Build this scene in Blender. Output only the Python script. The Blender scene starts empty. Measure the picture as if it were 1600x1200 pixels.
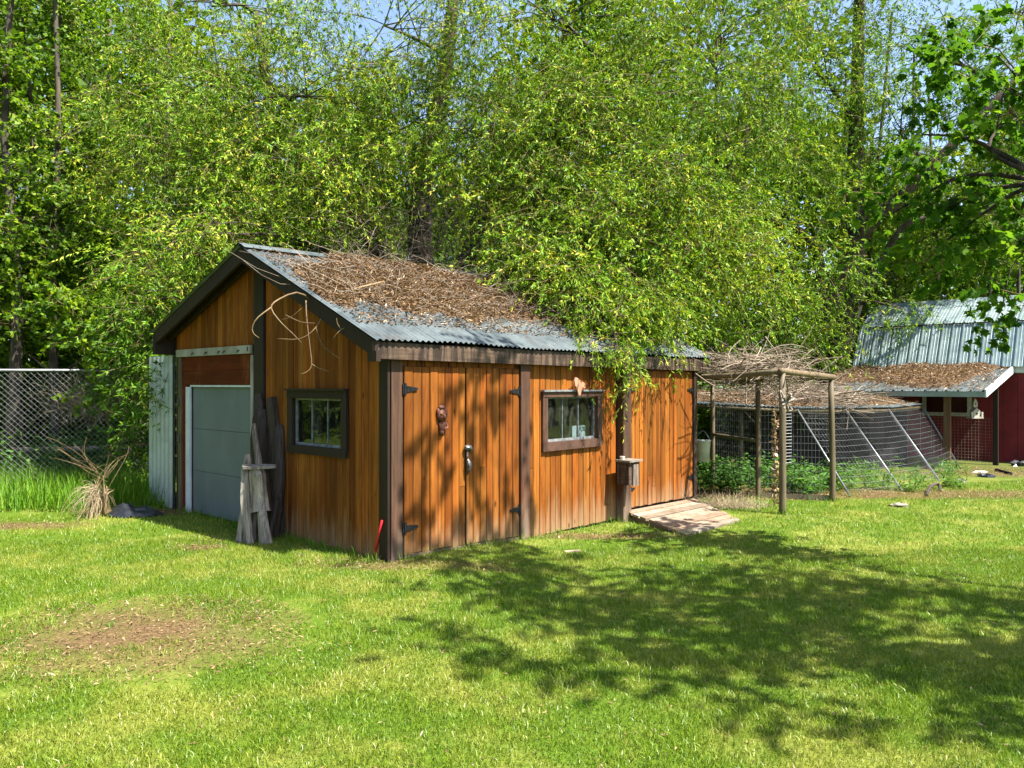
import bpy, math, random
import numpy as np
from mathutils import Vector, Matrix

# ------------------------------------------------------------------ camera, sky, sun, exposure
R = math.radians
scene = bpy.context.scene
col = scene.collection
CAMZ = 1.75
cam_d = bpy.data.cameras.new('camera'); cam = bpy.data.objects.new('camera', cam_d); col.objects.link(cam)
cam.location = (0, 0, CAMZ); cam.rotation_euler = (R(90), 0, 0)
cam_d.sensor_width = 36; cam_d.lens = 27.0; cam_d.clip_end = 3000
scene.camera = cam

SUN_EL = 58.0
SUN_H = np.array([0.860, -0.511])          # horizontal direction towards the sun
world = bpy.data.worlds.new('World'); scene.world = world; world.use_nodes = True
wn = world.node_tree.nodes; wn.clear()
sky = wn.new('ShaderNodeTexSky'); sky.sky_type = 'NISHITA'; sky.sun_disc = False
sky.sun_elevation = R(SUN_EL); sky.sun_rotation = math.atan2(SUN_H[0], SUN_H[1])
sky.air_density = 1.0; sky.dust_density = 1.5; sky.ozone_density = 1.0
bg = wn.new('ShaderNodeBackground'); bg.inputs['Strength'].default_value = 0.095
wo = wn.new('ShaderNodeOutputWorld')
world.node_tree.links.new(sky.outputs[0], bg.inputs[0]); world.node_tree.links.new(bg.outputs[0], wo.inputs[0])

sun_d = bpy.data.lights.new('sun', 'SUN'); sun = bpy.data.objects.new('sun', sun_d); col.objects.link(sun)
sun_d.energy = 5.0; sun_d.angle = R(0.53); sun_d.color = (1.0, 0.95, 0.86)
ce = math.cos(R(SUN_EL))
S_DIR = np.array([SUN_H[0] * ce, SUN_H[1] * ce, math.sin(R(SUN_EL))])
sun.rotation_euler = Vector(S_DIR).to_track_quat('Z', 'Y').to_euler()
sun.location = (20, -12, 30)

vs = scene.view_settings
vs.view_transform = 'Standard'; vs.look = 'None'; vs.exposure = 1.86; vs.gamma = 1.0; vs.use_curve_mapping = False
cy = scene.cycles
cy.max_bounces = 6; cy.diffuse_bounces = 3; cy.glossy_bounces = 3; cy.transmission_bounces = 5
cy.transparent_max_bounces = 8; cy.caustics_reflective = False; cy.caustics_refractive = False
cy.use_denoising = True
scene.render.use_persistent_data = False

rng = np.random.default_rng(7)
random.seed(7)

# ------------------------------------------------------------------ geometry helpers
U = np.array([0.678, 0.735, 0.0]); U /= np.linalg.norm(U)      # along the long wall of the shed
W = np.array([-U[1], U[0], 0.0])                              # along the gable wall
Z = np.array([0, 0, 1.0])
C0 = np.array([-1.219, 7.58, 0.0])                            # near corner of the shed

def sh(t, s, z):
    return C0 + t * U + s * W + z * Z

def at(px, v, d):
    return np.array([(px - 800) / 1200 * d, d, CAMZ + (600 - v) / 1200 * d])

def sstep(a, b, x):
    k = np.clip((x - a) / (b - a), 0, 1); return k * k * (3 - 2 * k)

def gz(x, y):
    return (-0.10 * sstep(-0.9, 0.9, x) + 0.015 * np.sin(x * 1.3 + 0.6 * y) * np.sin(y * 0.9 + 1.0)
            * sstep(1.0, 2.5, np.hypot(x + 1.2, y - 7.6)))

def gp(px, v):
    zg = -0.1 if px > 800 else 0.0
    d = 1200 * (CAMZ - zg) / (v - 600)
    x = (px - 800) / 1200 * d
    return np.array([x, d, float(gz(x, d))])

def mesh_arrays(name, verts, loops, starts, tint=None, smooth=False):
    verts = np.asarray(verts, dtype=np.float32).reshape(-1, 3)
    loops = np.asarray(loops, dtype=np.int32).ravel(); starts = np.asarray(starts, dtype=np.int32).ravel()
    me = bpy.data.meshes.new(name)
    me.vertices.add(len(verts)); me.vertices.foreach_set('co', verts.ravel())
    me.loops.add(len(loops)); me.loops.foreach_set('vertex_index', loops)
    me.polygons.add(len(starts)); me.polygons.foreach_set('loop_start', starts)
    if tint is not None:
        a = me.attributes.new('tint', 'FLOAT', 'POINT'); a.data.foreach_set('value', np.asarray(tint, dtype=np.float32))
    me.update(calc_edges=True)
    if smooth:
        me.polygons.foreach_set('use_smooth', np.ones(len(starts), dtype=bool))
    return me

def link(name, me, m, parent=None):
    o = bpy.data.objects.new(name, me); col.objects.link(o)
    if m is not None and me is not None and not me.materials:
        me.materials.append(m)
    if parent is not None:
        o.parent = parent
        if parent.type == 'EMPTY':
            o.matrix_parent_inverse = Matrix.Translation(-Vector(parent.location))
    return o

def thing(name, label, cat, loc, group=None):
    o = bpy.data.objects.new(name, None); col.objects.link(o)
    o.location = tuple(float(c) for c in loc); o.empty_display_size = 0.2
    return tag(o, label, cat, group)

def tag(o, label, cat, group=None, kind=None):
    if label: o['label'] = label
    if cat: o['category'] = cat
    if group: o['group'] = group
    if kind: o['kind'] = kind
    return o

class MB:
    def __init__(self): self.v = []; self.f = []
    def add(self, vs_, fs):
        n = len(self.v); self.v += [tuple(map(float, p)) for p in vs_]; self.f += [tuple(i + n for i in q) for q in fs]; return self
    def box(self, o, a, b, c):
        o, a, b, c = map(np.asarray, (o, a, b, c))
        p = [o, o + a, o + a + b, o + b, o + c, o + a + c, o + a + b + c, o + b + c]
        return self.add(p, [(0, 3, 2, 1), (4, 5, 6, 7), (0, 1, 5, 4), (1, 2, 6, 5), (2, 3, 7, 6), (3, 0, 4, 7)])
    def board(self, o, a, b, c, ch=0.006, c2=None):
        """chamfered board: a width, b thickness (outward), c height at a=0, c2 height at a=1"""
        o, a, b, c = map(np.asarray, (o, a, b, c)); c2 = c if c2 is None else np.asarray(c2)
        wa = np.linalg.norm(a); wb = np.linalg.norm(b); fa = min(ch / wa, .3); fb = min(ch / wb, .45)
        prof = [(0, 0), (0, 1 - fb), (fa, 1), (1 - fa, 1), (1, 1 - fb), (1, 0)]
        lo = [o + a * x + b * y for x, y in prof]
        hi = [o + a * x + b * y + c * (1 - x) + c2 * x for x, y in prof]
        n = 6
        fs = [tuple(range(n)), tuple(range(2 * n - 1, n - 1, -1))] + [(i, i + n, (i + 1) % n + n, (i + 1) % n) for i in range(n)]
        return self.add(lo + hi, fs)
    def tube(self, pts, rad, n=6, cap=True, wob=0.0, prof=None):
        pts = np.asarray(pts, float); k = len(pts)
        rad = np.full(k, rad, float) if np.isscalar(rad) else np.asarray(rad, float)
        tan = np.gradient(pts, axis=0); tan /= np.linalg.norm(tan, axis=1)[:, None] + 1e-9
        ref = np.array([0, 0, 1.0]) if abs(tan[0][2]) < .9 else np.array([1.0, 0, 0])
        x = np.cross(tan[0], ref); x /= np.linalg.norm(x)
        vv = []; ang = np.arange(n) * 2 * math.pi / n
        for i in range(k):
            x = x - tan[i] * np.dot(x, tan[i]); x /= np.linalg.norm(x) + 1e-9; y = np.cross(tan[i], x)
            rr = rad[i] * (1 + wob * rng.uniform(-1, 1, n)) * (1 if prof is None else prof[i])
            for j, q in enumerate(ang): vv.append(pts[i] + (x * math.cos(q) + y * math.sin(q)) * rr[j])
        fs = [(i * n + j, i * n + (j + 1) % n, (i + 1) * n + (j + 1) % n, (i + 1) * n + j) for i in range(k - 1) for j in range(n)]
        if cap: fs += [tuple(range(n - 1, -1, -1)), tuple(range((k - 1) * n, k * n))]
        return self.add(vv, fs)
    def build(self, name, m, parent=None, smooth=False):
        me = bpy.data.meshes.new(name); me.from_pydata(self.v, [], self.f); me.update()
        if smooth:
            me.polygons.foreach_set('use_smooth', np.ones(len(me.polygons), dtype=bool))
        return link(name, me, m, parent)

def interp(pts, n):
    """smooth curve through control points"""
    pts = np.asarray(pts, float); k = len(pts)
    if k < 3: return np.array([pts[0] + (pts[-1] - pts[0]) * q for q in np.linspace(0, 1, n)])
    P = np.vstack([2 * pts[0] - pts[1], pts, 2 * pts[-1] - pts[-2]]); out = []
    for q in np.linspace(0, k - 1, n):
        i = min(int(q), k - 2); f = q - i; a, b, c, d = P[i:i + 4]
        out.append(.5 * ((2 * b) + (c - a) * f + (2 * a - 5 * b + 4 * c - d) * f * f + (-a + 3 * b - 3 * c + d) * f ** 3))
    return np.array(out)

def norm(v): return v / (np.linalg.norm(v, axis=-1, keepdims=True) + 1e-9)

def tubes_arrays(paths, r0, r1, sides=3):
    paths = np.asarray(paths, float); N, K, _ = paths.shape
    r0 = np.broadcast_to(np.asarray(r0, float), (N,)); r1 = np.broadcast_to(np.asarray(r1, float), (N,))
    d = norm(paths[:, -1] - paths[:, 0]); ref = np.where(np.abs(d[:, 2:3]) < .9, np.array([[0, 0, 1.0]]), np.array([[1.0, 0, 0]]))
    x = norm(np.cross(d, ref)); y = np.cross(d, x)
    ang = np.arange(sides) * 2 * math.pi / sides
    f = np.linspace(0, 1, K)[None, :]
    rad = r0[:, None] * (1 - f) + r1[:, None] * f
    off = x[:, None, None, :] * np.cos(ang)[None, None, :, None] + y[:, None, None, :] * np.sin(ang)[None, None, :, None]
    v = paths[:, :, None, :] + off * rad[:, :, None, None]
    idx = np.arange(N * K * sides).reshape(N, K, sides); nx = np.roll(idx, -1, axis=2)
    q = np.stack([idx[:, :-1], nx[:, :-1], nx[:, 1:], idx[:, 1:]], axis=-1).reshape(-1, 4)
    return v.reshape(-1, 3), q

def tubes_mesh(name, paths, r0, r1, sides=3, tint=None):
    v, q = tubes_arrays(paths, r0, r1, sides)
    tt = None if tint is None else np.repeat(tint, len(v) // len(tint))
    return mesh_arrays(name, v, q, np.arange(len(q)) * 4, tt)

LANCE = np.array([(0, 0, 0), (.38, .5, .04), (1, 0, -.05), (.38, -.5, .04)])
TRI = np.array([(0, -.35, 0), (.35, .6, .03), (1, -.1, -.05)])
DIAM = np.array([(0, 0, .02), (.48, .5, 0), (1, 0, -.08), (.42, -.5, 0)])
OVAL = np.array([(0, 0, 0), (.3, .42, .03), (.65, .4, .0), (1, 0, -.08), (.65, -.4, 0), (.3, -.42, .03)])
MAPLE = np.array([(0, 0, 0), (.02, .30, -.05), (.22, .56, -.17), (.30, .30, .0), (.58, .50, -.16), (.64, .20, .02), (.98, .03, -.20),
                  (.66, -.20, .02), (.60, -.50, -.10), (.30, -.30, .0), (.25, -.54, -.14), (.02, -.30, -.04)])

def leaves_mesh(name, pos, dr, nrm, length, width, tint, shape=LANCE):
    pos = np.asarray(pos); N = len(pos); k = len(shape)
    dr = norm(dr); side = norm(np.cross(nrm, dr)); up = np.cross(dr, side)
    length = np.broadcast_to(length, (N,)); width = np.broadcast_to(width, (N,))
    v = (pos[:, None, :] + dr[:, None, :] * (shape[None, :, 0] * length[:, None])[..., None]
         + side[:, None, :] * (shape[None, :, 1] * width[:, None])[..., None]
         + up[:, None, :] * (shape[None, :, 2] * length[:, None])[..., None])
    return mesh_arrays(name, v.reshape(-1, 3), np.arange(N * k), np.arange(N) * k, np.repeat(tint, k))

def rdir(n): return norm(rng.normal(size=(n, 3)))

# ------------------------------------------------------------------ material helpers
class NT:
    def __init__(self, name):
        self.m = bpy.data.materials.new(name); self.m.use_nodes = True
        self.t = self.m.node_tree; self.t.nodes.clear()
        self.out = self.t.nodes.new('ShaderNodeOutputMaterial')
    def n(self, typ, **kw):
        nd = self.t.nodes.new('ShaderNode' + typ)
        for k, v in kw.items():
            if k.startswith('i_'):
                key = k[2:]; key = int(key) if key.isdigit() else key.replace('_', ' ')
                if hasattr(v, 'is_output'): self.t.links.new(v, nd.inputs[key])
                else: nd.inputs[key].default_value = v
            else: setattr(nd, k, v)
        return nd
    def l(self, a, b): self.t.links.new(a, b)
    def pos(self, scale=(1, 1, 1), rot=0.0, obj=False, loc=(0, 0, 0)):
        g = self.n('NewGeometry').outputs['Position'] if not obj else self.n('TexCoord').outputs['Object']
        m = self.n('Mapping', i_Vector=g); m.inputs['Scale'].default_value = scale; m.inputs['Rotation'].default_value = (0, 0, rot)
        m.inputs['Location'].default_value = loc
        return m.outputs[0]
    def noise(self, vec, scale=1.0, detail=4, rough=.55, dist=0.0):
        return self.n('TexNoise', i_Vector=vec, i_Scale=scale, i_Detail=detail, i_Roughness=rough, i_Distortion=dist).outputs[0]
    def ramp(self, fac, stops, interp_='LINEAR'):
        r = self.n('ValToRGB', i_Fac=fac); cr = r.color_ramp; cr.interpolation = interp_
        while len(cr.elements) < len(stops): cr.elements.new(.5)
        for e, (p, c) in zip(cr.elements, stops):
            e.position = p; e.color = (*c, 1) if len(c) == 3 else c
        return r.outputs[0]
    def fr(self, fac, a, b, lo=0.0, hi=1.0):
        return self.n('MapRange', i_0=fac, i_1=a, i_2=b, i_3=lo, i_4=hi).outputs[0]
    def mix(self, fac, a, b, mode='MIX'):
        nd = self.n('Mix', data_type='RGBA', blend_type=mode)
        for s_, v in ((nd.inputs[0], fac), (nd.inputs[6], a), (nd.inputs[7], b)):
            if hasattr(v, 'is_output'): self.l(v, s_)
            else: s_.default_value = v if np.isscalar(v) else ((*v, 1) if len(v) == 3 else v)
        return nd.outputs[2]
    def math(self, op, a, b=0.0, clamp=False):
        nd = self.n('Math', operation=op, use_clamp=clamp)
        for s_, v in ((nd.inputs[0], a), (nd.inputs[1], b)):
            if hasattr(v, 'is_output'): self.l(v, s_)
            else: s_.default_value = v
        return nd.outputs[0]
    def bump(self, h, strength=.3, dist=.01):
        return self.n('Bump', i_Height=h, i_Strength=strength, i_Distance=dist).outputs[0]
    def principled(self, color, rough=.7, metal=0.0, normal=None, spec=.3):
        p = self.n('BsdfPrincipled')
        for k, v in (('Base Color', color), ('Roughness', rough), ('Metallic', metal), ('Specular IOR Level', spec)):
            if hasattr(v, 'is_output'): self.l(v, p.inputs[k])
            else: p.inputs[k].default_value = v if np.isscalar(v) else (*v, 1)
        if normal is not None: self.l(normal, p.inputs['Normal'])
        self.l(p.outputs[0], self.out.inputs[0]); return self.m

AL = .64
def wood(name, dark, light, scale=(22, 22, 1.1), rough=.62, var=.45, wear=None, wear_z=.35, stain=.5, spec=.25, bump=.35, patch=None, streak=None, knots=False, sl=(.5, .72)):
    dark, light = tuple(x * AL for x in dark), tuple(x * AL for x in light)
    patch, streak, wear = (tuple(x * AL for x in q) if q else None for q in (patch, streak, wear))
    t = NT(name); rnd = t.n('ObjectInfo').outputs['Random']
    off = t.n('CombineXYZ', i_X=t.math('MULTIPLY', rnd, 37.0), i_Y=t.math('MULTIPLY', rnd, 91.0), i_Z=t.math('MULTIPLY', rnd, 53.0)).outputs[0]
    p0 = t.n('VectorMath', operation='ADD'); t.l(t.n('NewGeometry').outputs['Position'], p0.inputs[0]); t.l(off, p0.inputs[1])
    mp = t.n('Mapping', i_Vector=p0.outputs[0]); mp.inputs['Scale'].default_value = scale
    g = t.noise(mp.outputs[0], 1.0, 6, .62, .6)
    c = t.ramp(g, [(.25, dark), (.5, tuple((a + b) / 2 for a, b in zip(dark, light))), (.78, light)])
    # broad per-board shade and weather stains
    r2 = t.math('FRACT', t.math('MULTIPLY', rnd, 17.3)); lo_, hi_ = 1 - var * .8, 1 + var * .6
    c = t.mix(1.0, c, t.n('CombineColor', i_0=t.fr(rnd, 0, 1, lo_, hi_), i_1=t.math('MULTIPLY', t.fr(rnd, 0, 1, lo_, hi_), t.fr(r2, 0, 1, 1 - var * .26, 1 + var * .22)), i_2=t.math('MULTIPLY', t.fr(rnd, 0, 1, lo_, hi_), t.fr(r2, 0, 1, 1 - var * .35, 1 + var * .3))).outputs[0], 'MULTIPLY')
    big = t.noise(t.pos((1.6, 1.6, .55)), 1.0, 5, .6)
    c = t.mix(t.fr(big, .48, .75, 0, stain), c, tuple(x * .42 for x in dark))
    if patch: c = t.mix(t.fr(t.noise(t.pos((3.2, 3.2, 1.0), loc=(3, 7, 1)), 1.0, 5, .65), .52, .68, 0, .85), c, patch)
    if streak: c = t.mix(t.fr(t.noise(t.pos((14, 14, 1.4), loc=(5, 2, 9)), 1.0, 5, .7), sl[0], sl[1], 0, .85), c, streak)
    if wear:
        zz = t.n('SeparateXYZ', i_0=t.n('NewGeometry').outputs['Position']).outputs[2]
        jag = t.noise(t.pos((16, 16, 1.4)), 1.0, 4, .6)
        lim = t.math('ADD', zz, t.math('MULTIPLY', t.math('SUBTRACT', jag, .5), -1.1))
        c = t.mix(t.fr(lim, wear_z + .18, -.15, 0, .85), c, wear)
    if knots:
        vo = t.n('TexVoronoi', i_Vector=t.pos((5.2, 5.2, 2.1)), i_Scale=1.0).outputs['Distance']
        c = t.mix(t.fr(vo, .10, .045, 0, .8), c, tuple(x * .22 for x in dark))
    h = t.noise(mp.outputs[0], 1.6, 5, .7)
    return t.principled(c, rough, 0, t.bump(h, bump, .004), spec)

def speck(name, c1, c2, scale=8.0, rough=.8, metal=0.0, bump=.2, c3=None, stretch=(1, 1, 1), lo=.35, hi=.65, spec=.3, bd=.01):
    t = NT(name); p = t.pos(stretch)
    c = t.ramp(t.noise(p, scale, 6, .6), [(lo, c1), (hi, c2)])
    if c3: c = t.mix(t.fr(t.noise(t.pos(stretch, loc=(4, 9, 2)), scale * .37, 5, .65), .5, .68, 0, .9), c, c3)
    return t.principled(c, rough, metal, t.bump(t.noise(p, scale * 2.3, 5, .6), bump, bd), spec)

def leafmat(name, stops, trans=.4, gloss=.06, rough=.4):
    """leaf colour by the per-leaf tint"""
    t = NT(name); a = t.n('Attribute', attribute_name='tint').outputs['Fac']
    c = t.ramp(a, stops)
    c = t.mix(.35, c, t.n('MixRGB').outputs[0]) if False else c
    d = t.n('BsdfDiffuse', i_Color=c); tr = t.n('BsdfTranslucent', i_Color=t.mix(1.0, c, (1.15, 1.1, .55), 'MULTIPLY'))
    m = t.n('MixShader', i_0=trans); t.l(d.outputs[0], m.inputs[1]); t.l(tr.outputs[0], m.inputs[2])
    g = t.n('BsdfGlossy', i_Roughness=rough); g.inputs[0].default_value = (1, 1, 1, 1)
    m2 = t.n('MixShader', i_0=gloss); t.l(m.outputs[0], m2.inputs[1]); t.l(g.outputs[0], m2.inputs[2])
    t.l(m2.outputs[0], t.out.inputs[0]); return t.m

M = {}
M['cedar'] = wood('cedar_siding', (.19, .052, .007), (.50, .175, .026), var=.5, wear=(.40, .27, .15), wear_z=.16, stain=.66, spec=.12, streak=(.12, .032, .007), knots=True)
M['header'] = wood('red_stained_header', (.085, .014, .005), (.20, .040, .013), scale=(1.5, 1.5, 20), var=.2, patch=(.26, .075, .022), stain=.4, spec=.1)
M['dark'] = wood('dark_brown_trim', (.022, .013, .009), (.055, .034, .024), var=.25, stain=.3)
M['post'] = wood('weathered_brown_post', (.060, .028, .016), (.17, .092, .055), var=.3, wear=(.32, .24, .17), wear_z=.15, patch=(.20, .055, .02), streak=(.035, .018, .012))
M['fascia'] = wood('weathered_fascia', (.055, .032, .02), (.27, .18, .12), scale=(2.2, 2.2, 26), var=.15, stain=.7, streak=(.018, .011, .008), sl=(.42, .56))
M['ramp'] = wood('grey_weathered_ramp_planks', (.20, .14, .09), (.52, .42, .31), scale=(7, 7, 7), var=.45, stain=.55, streak=(.16, .11, .07))
M['grey_wood'] = wood('silver_driftwood', (.10, .08, .062), (.62, .54, .45), scale=(30, 30, 2.4), var=.25, stain=.6, bump=.9, streak=(.035, .026, .02), sl=(.52, .66))
M['black_wood'] = wood('blackened_slab', (.012, .009, .007), (.085, .058, .044), scale=(34, 34, 2.2), var=.4, stain=.3, bump=1.0, streak=(.16, .11, .08), sl=(.56, .75))
M['window_trim'] = wood('brown_window_trim', (.07, .033, .022), (.17, .09, .06), scale=(6, 6, 6), var=.15, streak=(.03, .015, .01))
M['sash'] = speck('pale_grey_sash', (.09, .098, .10), (.22, .23, .225), 14, .6, bump=.15)
M['white_steel'] = speck('dirty_white_steel', (.22, .20, .165), (.34, .315, .27), 5, .5, bump=.1, c3=(.16, .13, .09), stretch=(1, 1, .4))
M['white_trim'] = speck('white_paint', (.42, .46, .48), (.55, .58, .59), 6, .6, bump=.1)
M['grey_door'] = speck('grey_green_door_paint', (.112, .132, .136), (.132, .154, .158), 3.0, .55, bump=.06, c3=(.095, .112, .114), stretch=(1, 1, .5))
M['pole'] = wood('peeled_round_pole', (.10, .075, .042), (.30, .235, .14), scale=(24, 24, 1.6), var=.2, stain=.5)
M['bark'] = speck('dark_bark', (.022, .016, .011), (.085, .064, .045), 9, .9, bump=1.0, stretch=(1, 1, .25), bd=.03)
M['grey_bark'] = speck('grey_bark', (.030, .024, .018), (.105, .085, .065), 9, .9, bump=.8, stretch=(1, 1, .3), bd=.02)
M['twig'] = speck('tan_twig', (0.105, 0.064, 0.030), (0.255, 0.176, 0.090), 3, .75, bump=0)
M['dead_twig'] = speck('dead_grey_twig', (0.112, 0.081, 0.056), (0.280, 0.224, 0.168), 3, .8, bump=0)
M['straw'] = speck('pale_straw', (0.245, 0.180, 0.101), (0.446, 0.360, 0.238), 5, .8, bump=0)
M['black_metal'] = speck('black_iron', (.012, .013, .015), (.035, .037, .04), 30, .45, .6, .2)
M['iron'] = speck('grey_cast_iron', (.05, .05, .05), (.16, .16, .16), 40, .4, .7, .3)
M['wire'] = speck('galvanised_wire', (.17, .175, .18), (.28, .285, .29), 9, .45, .6, 0)
M['pipe'] = speck('galvanised_pipe', (.14, .15, .155), (.25, .26, .265), 9, .45, .6, .05)
M['red'] = speck('red_painted_rod', (.55, .012, .015), (.62, .02, .02), 20, .35, 0, .05, spec=.5)
M['black_plastic'] = speck('black_plastic', (.008, .009, .011), (.018, .02, .024), 12, .32, 0, .3, spec=.5)
M['black_cloth'] = speck('black_weed_cloth', (.005, .005, .006), (.013, .013, .015), 30, .9, 0, .2)
M['red_wall'] = speck('barn_red_paint', (.135, .009, .012), (.185, .015, .018), 3.5, .6, 0, .12, c3=(.095, .008, .009))
M['bark_board'] = wood('brown_board', (.13, .065, .03), (.30, .17, .085), var=.2)
M['dirt'] = speck('dirt', (.16, .10, .055), (.30, .20, .11), 12, .95, 0, .6)
M['stone'] = speck('pale_stone', (.12, .10, .075), (.28, .24, .19), 12, .9, 0, .5)
M['carve'] = wood('carved_reddish_wood', (.09, .03, .018), (.30, .12, .075), scale=(12, 12, 12), var=.1, stain=.2)
M['cutout'] = wood('pale_pink_cutout_wood', (.45, .22, .13), (.66, .38, .25), scale=(9, 9, 3), var=.1, stain=.2)
M['bird_white'] = speck('chipped_white_paint', (.26, .23, .18), (.46, .43, .37), 18, .8, 0, .2)
M['murky_plastic'] = speck('milky_plastic', (.34, .36, .30), (.52, .54, .48), 6, .5, 0, .05)
M['interior'] = speck('dark_interior', (.02, .016, .012), (.045, .034, .025), 3, .9, 0, .1)

def metal_roof(name, c1, c2, rust, rough=.42):
    t = NT(name)
    p = t.pos((1, 1, 1)); n1 = t.noise(p, 3.0, 6, .65); n2 = t.noise(p, 26, 4, .6)
    c = t.ramp(n1, [(.3, c1), (.7, c2)])
    c = t.mix(t.fr(t.noise(t.pos((1, 1, 1), loc=(8, 1, 3)), 1.7, 6, .7), .55, .7, 0, .75), c, rust)
    c = t.mix(t.fr(n2, .55, .75, 0, .4), c, tuple(x * .6 for x in c1))
    return t.principled(c, t.fr(n1, .3, .7, rough - .08, rough + .15), .55, t.bump(n2, .1, .003), .4)
M['corrugated'] = metal_roof('galvanised_corrugated_sheet', (.055, .072, .076), (.135, .16, .165), (.075, .06, .045), .58)
M['barn_metal'] = metal_roof('blue_grey_ribbed_metal', (.19, .255, .255), (.29, .36, .355), (.22, .275, .27), .36)
M['white_sheet'] = metal_roof('white_corrugated_sheet', (.36, .41, .44), (.48, .52, .54), (.30, .33, .33), .5)

def glass(name):
    t = NT(name)
    fc = t.n('LayerWeight', i_Blend=.5).outputs['Facing']; fr = t.math('ADD', t.math('MULTIPLY', t.math('POWER', fc, 5.0), .96), .045)
    tr = t.n('BsdfTransparent'); tr.inputs[0].default_value = (.75, .8, .8, 1)
    gl = t.n('BsdfGlossy', i_Roughness=.02)
    dirt = t.n('BsdfDiffuse'); dirt.inputs[0].default_value = (.3, .3, .27, 1)
    nz = t.noise(t.pos((5, 5, 2.2)), 1.0, 5, .7)
    m0 = t.n('MixShader', i_0=t.fr(nz, .5, .8, .01, .14)); t.l(tr.outputs[0], m0.inputs[1]); t.l(dirt.outputs[0], m0.inputs[2])
    t.l(t.bump(t.noise(t.pos((1, 1, 1)), 2.5, 2), .12, .02), gl.inputs['Normal'])
    m = t.n('MixShader', i_0=fr); t.l(m0.outputs[0], m.inputs[1]); t.l(gl.outputs[0], m.inputs[2])
    t.l(m.outputs[0], t.out.inputs[0]); return t.m
M['glass'] = glass('old_window_glass')

# leaves
M['willow'] = leafmat('willow_leaves', [(0, (.034, .090, .006)), (.45, (.110, .225, .009)), (.78, (.235, .345, .014)), (1, (.46, .40, .05))], .27, .012, .5)
M['maple'] = leafmat('maple_leaves', [(0, (.034, .10, .010)), (.6, (.078, .185, .014)), (1, (.16, .28, .022))], .55, .004, .5)
M['aspen'] = leafmat('young_tree_leaves', [(0, (.036, .090, .006)), (.55, (.105, .21, .008)), (1, (.26, .37, .012))], .5, .012, .5)
M['wood_leaf'] = leafmat('far_wood_leaves', [(0, (.03, .065, .006)), (.6, (.085, .165, .009)), (1, (.22, .29, .02))], .45, .01, .5)
M['weed'] = leafmat('weed_leaves', [(0, (.03, .085, .014)), (.6, (.065, .16, .025)), (1, (.13, .24, .035))], .35, .01, .5)
M['litter_leaf'] = leafmat('dead_willow_leaves', [(0, (.055, .030, .016)), (.5, (.155, .090, .044)), (.85, (.30, .20, .105)), (1, (.44, .34, .21))], .12, .03)

# lawn colours are one function of the place, shared by the soil under the grass and the blades
DPX = gp(215, 992)
def lawn_nodes(t):
    p = t.pos((1, 1, 1))
    a = t.noise(p, .85, 5, .62, .4); b = t.noise(t.pos((1, 1, 1), loc=(11, 5, 0)), 2.6, 5, .65)
    dry = t.math('ADD', t.fr(a, .45, .62), t.fr(b, .44, .70, -.35, .65), True)
    return dry, a, b
def blade_mat():
    t = NT('lawn_grass'); dry, a, b = lawn_nodes(t)
    ti = t.n('Attribute', attribute_name='tint').outputs['Fac']
    g = t.ramp(ti, [(0, (.050, .115, .004)), (.5, (.122, .208, .008)), (1, (.225, .295, .018))])
    y = t.ramp(ti, [(0, (.16, .205, .012)), (.5, (.30, .315, .030)), (.85, (.42, .38, .09)), (1, (.46, .37, .15))])
    c = t.mix(t.math('MULTIPLY', dry, .58), g, y)
    d = t.n('BsdfDiffuse', i_Color=c); tr = t.n('BsdfTranslucent', i_Color=c)
    m = t.n('MixShader', i_0=.35); t.l(d.outputs[0], m.inputs[1]); t.l(tr.outputs[0], m.inputs[2])
    gl = t.n('BsdfGlossy', i_Roughness=.45); m2 = t.n('MixShader', i_0=.035); t.l(m.outputs[0], m2.inputs[1]); t.l(gl.outputs[0], m2.inputs[2])
    t.l(m2.outputs[0], t.out.inputs[0]); return t.m
M['blade'] = blade_mat()
M['tall_grass'] = leafmat('tall_grass_blades', [(0, (.045, .13, .005)), (.6, (.10, .23, .008)), (.9, (.18, .29, .02)), (1, (.36, .29, .10))], .4, .01, .5)
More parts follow.
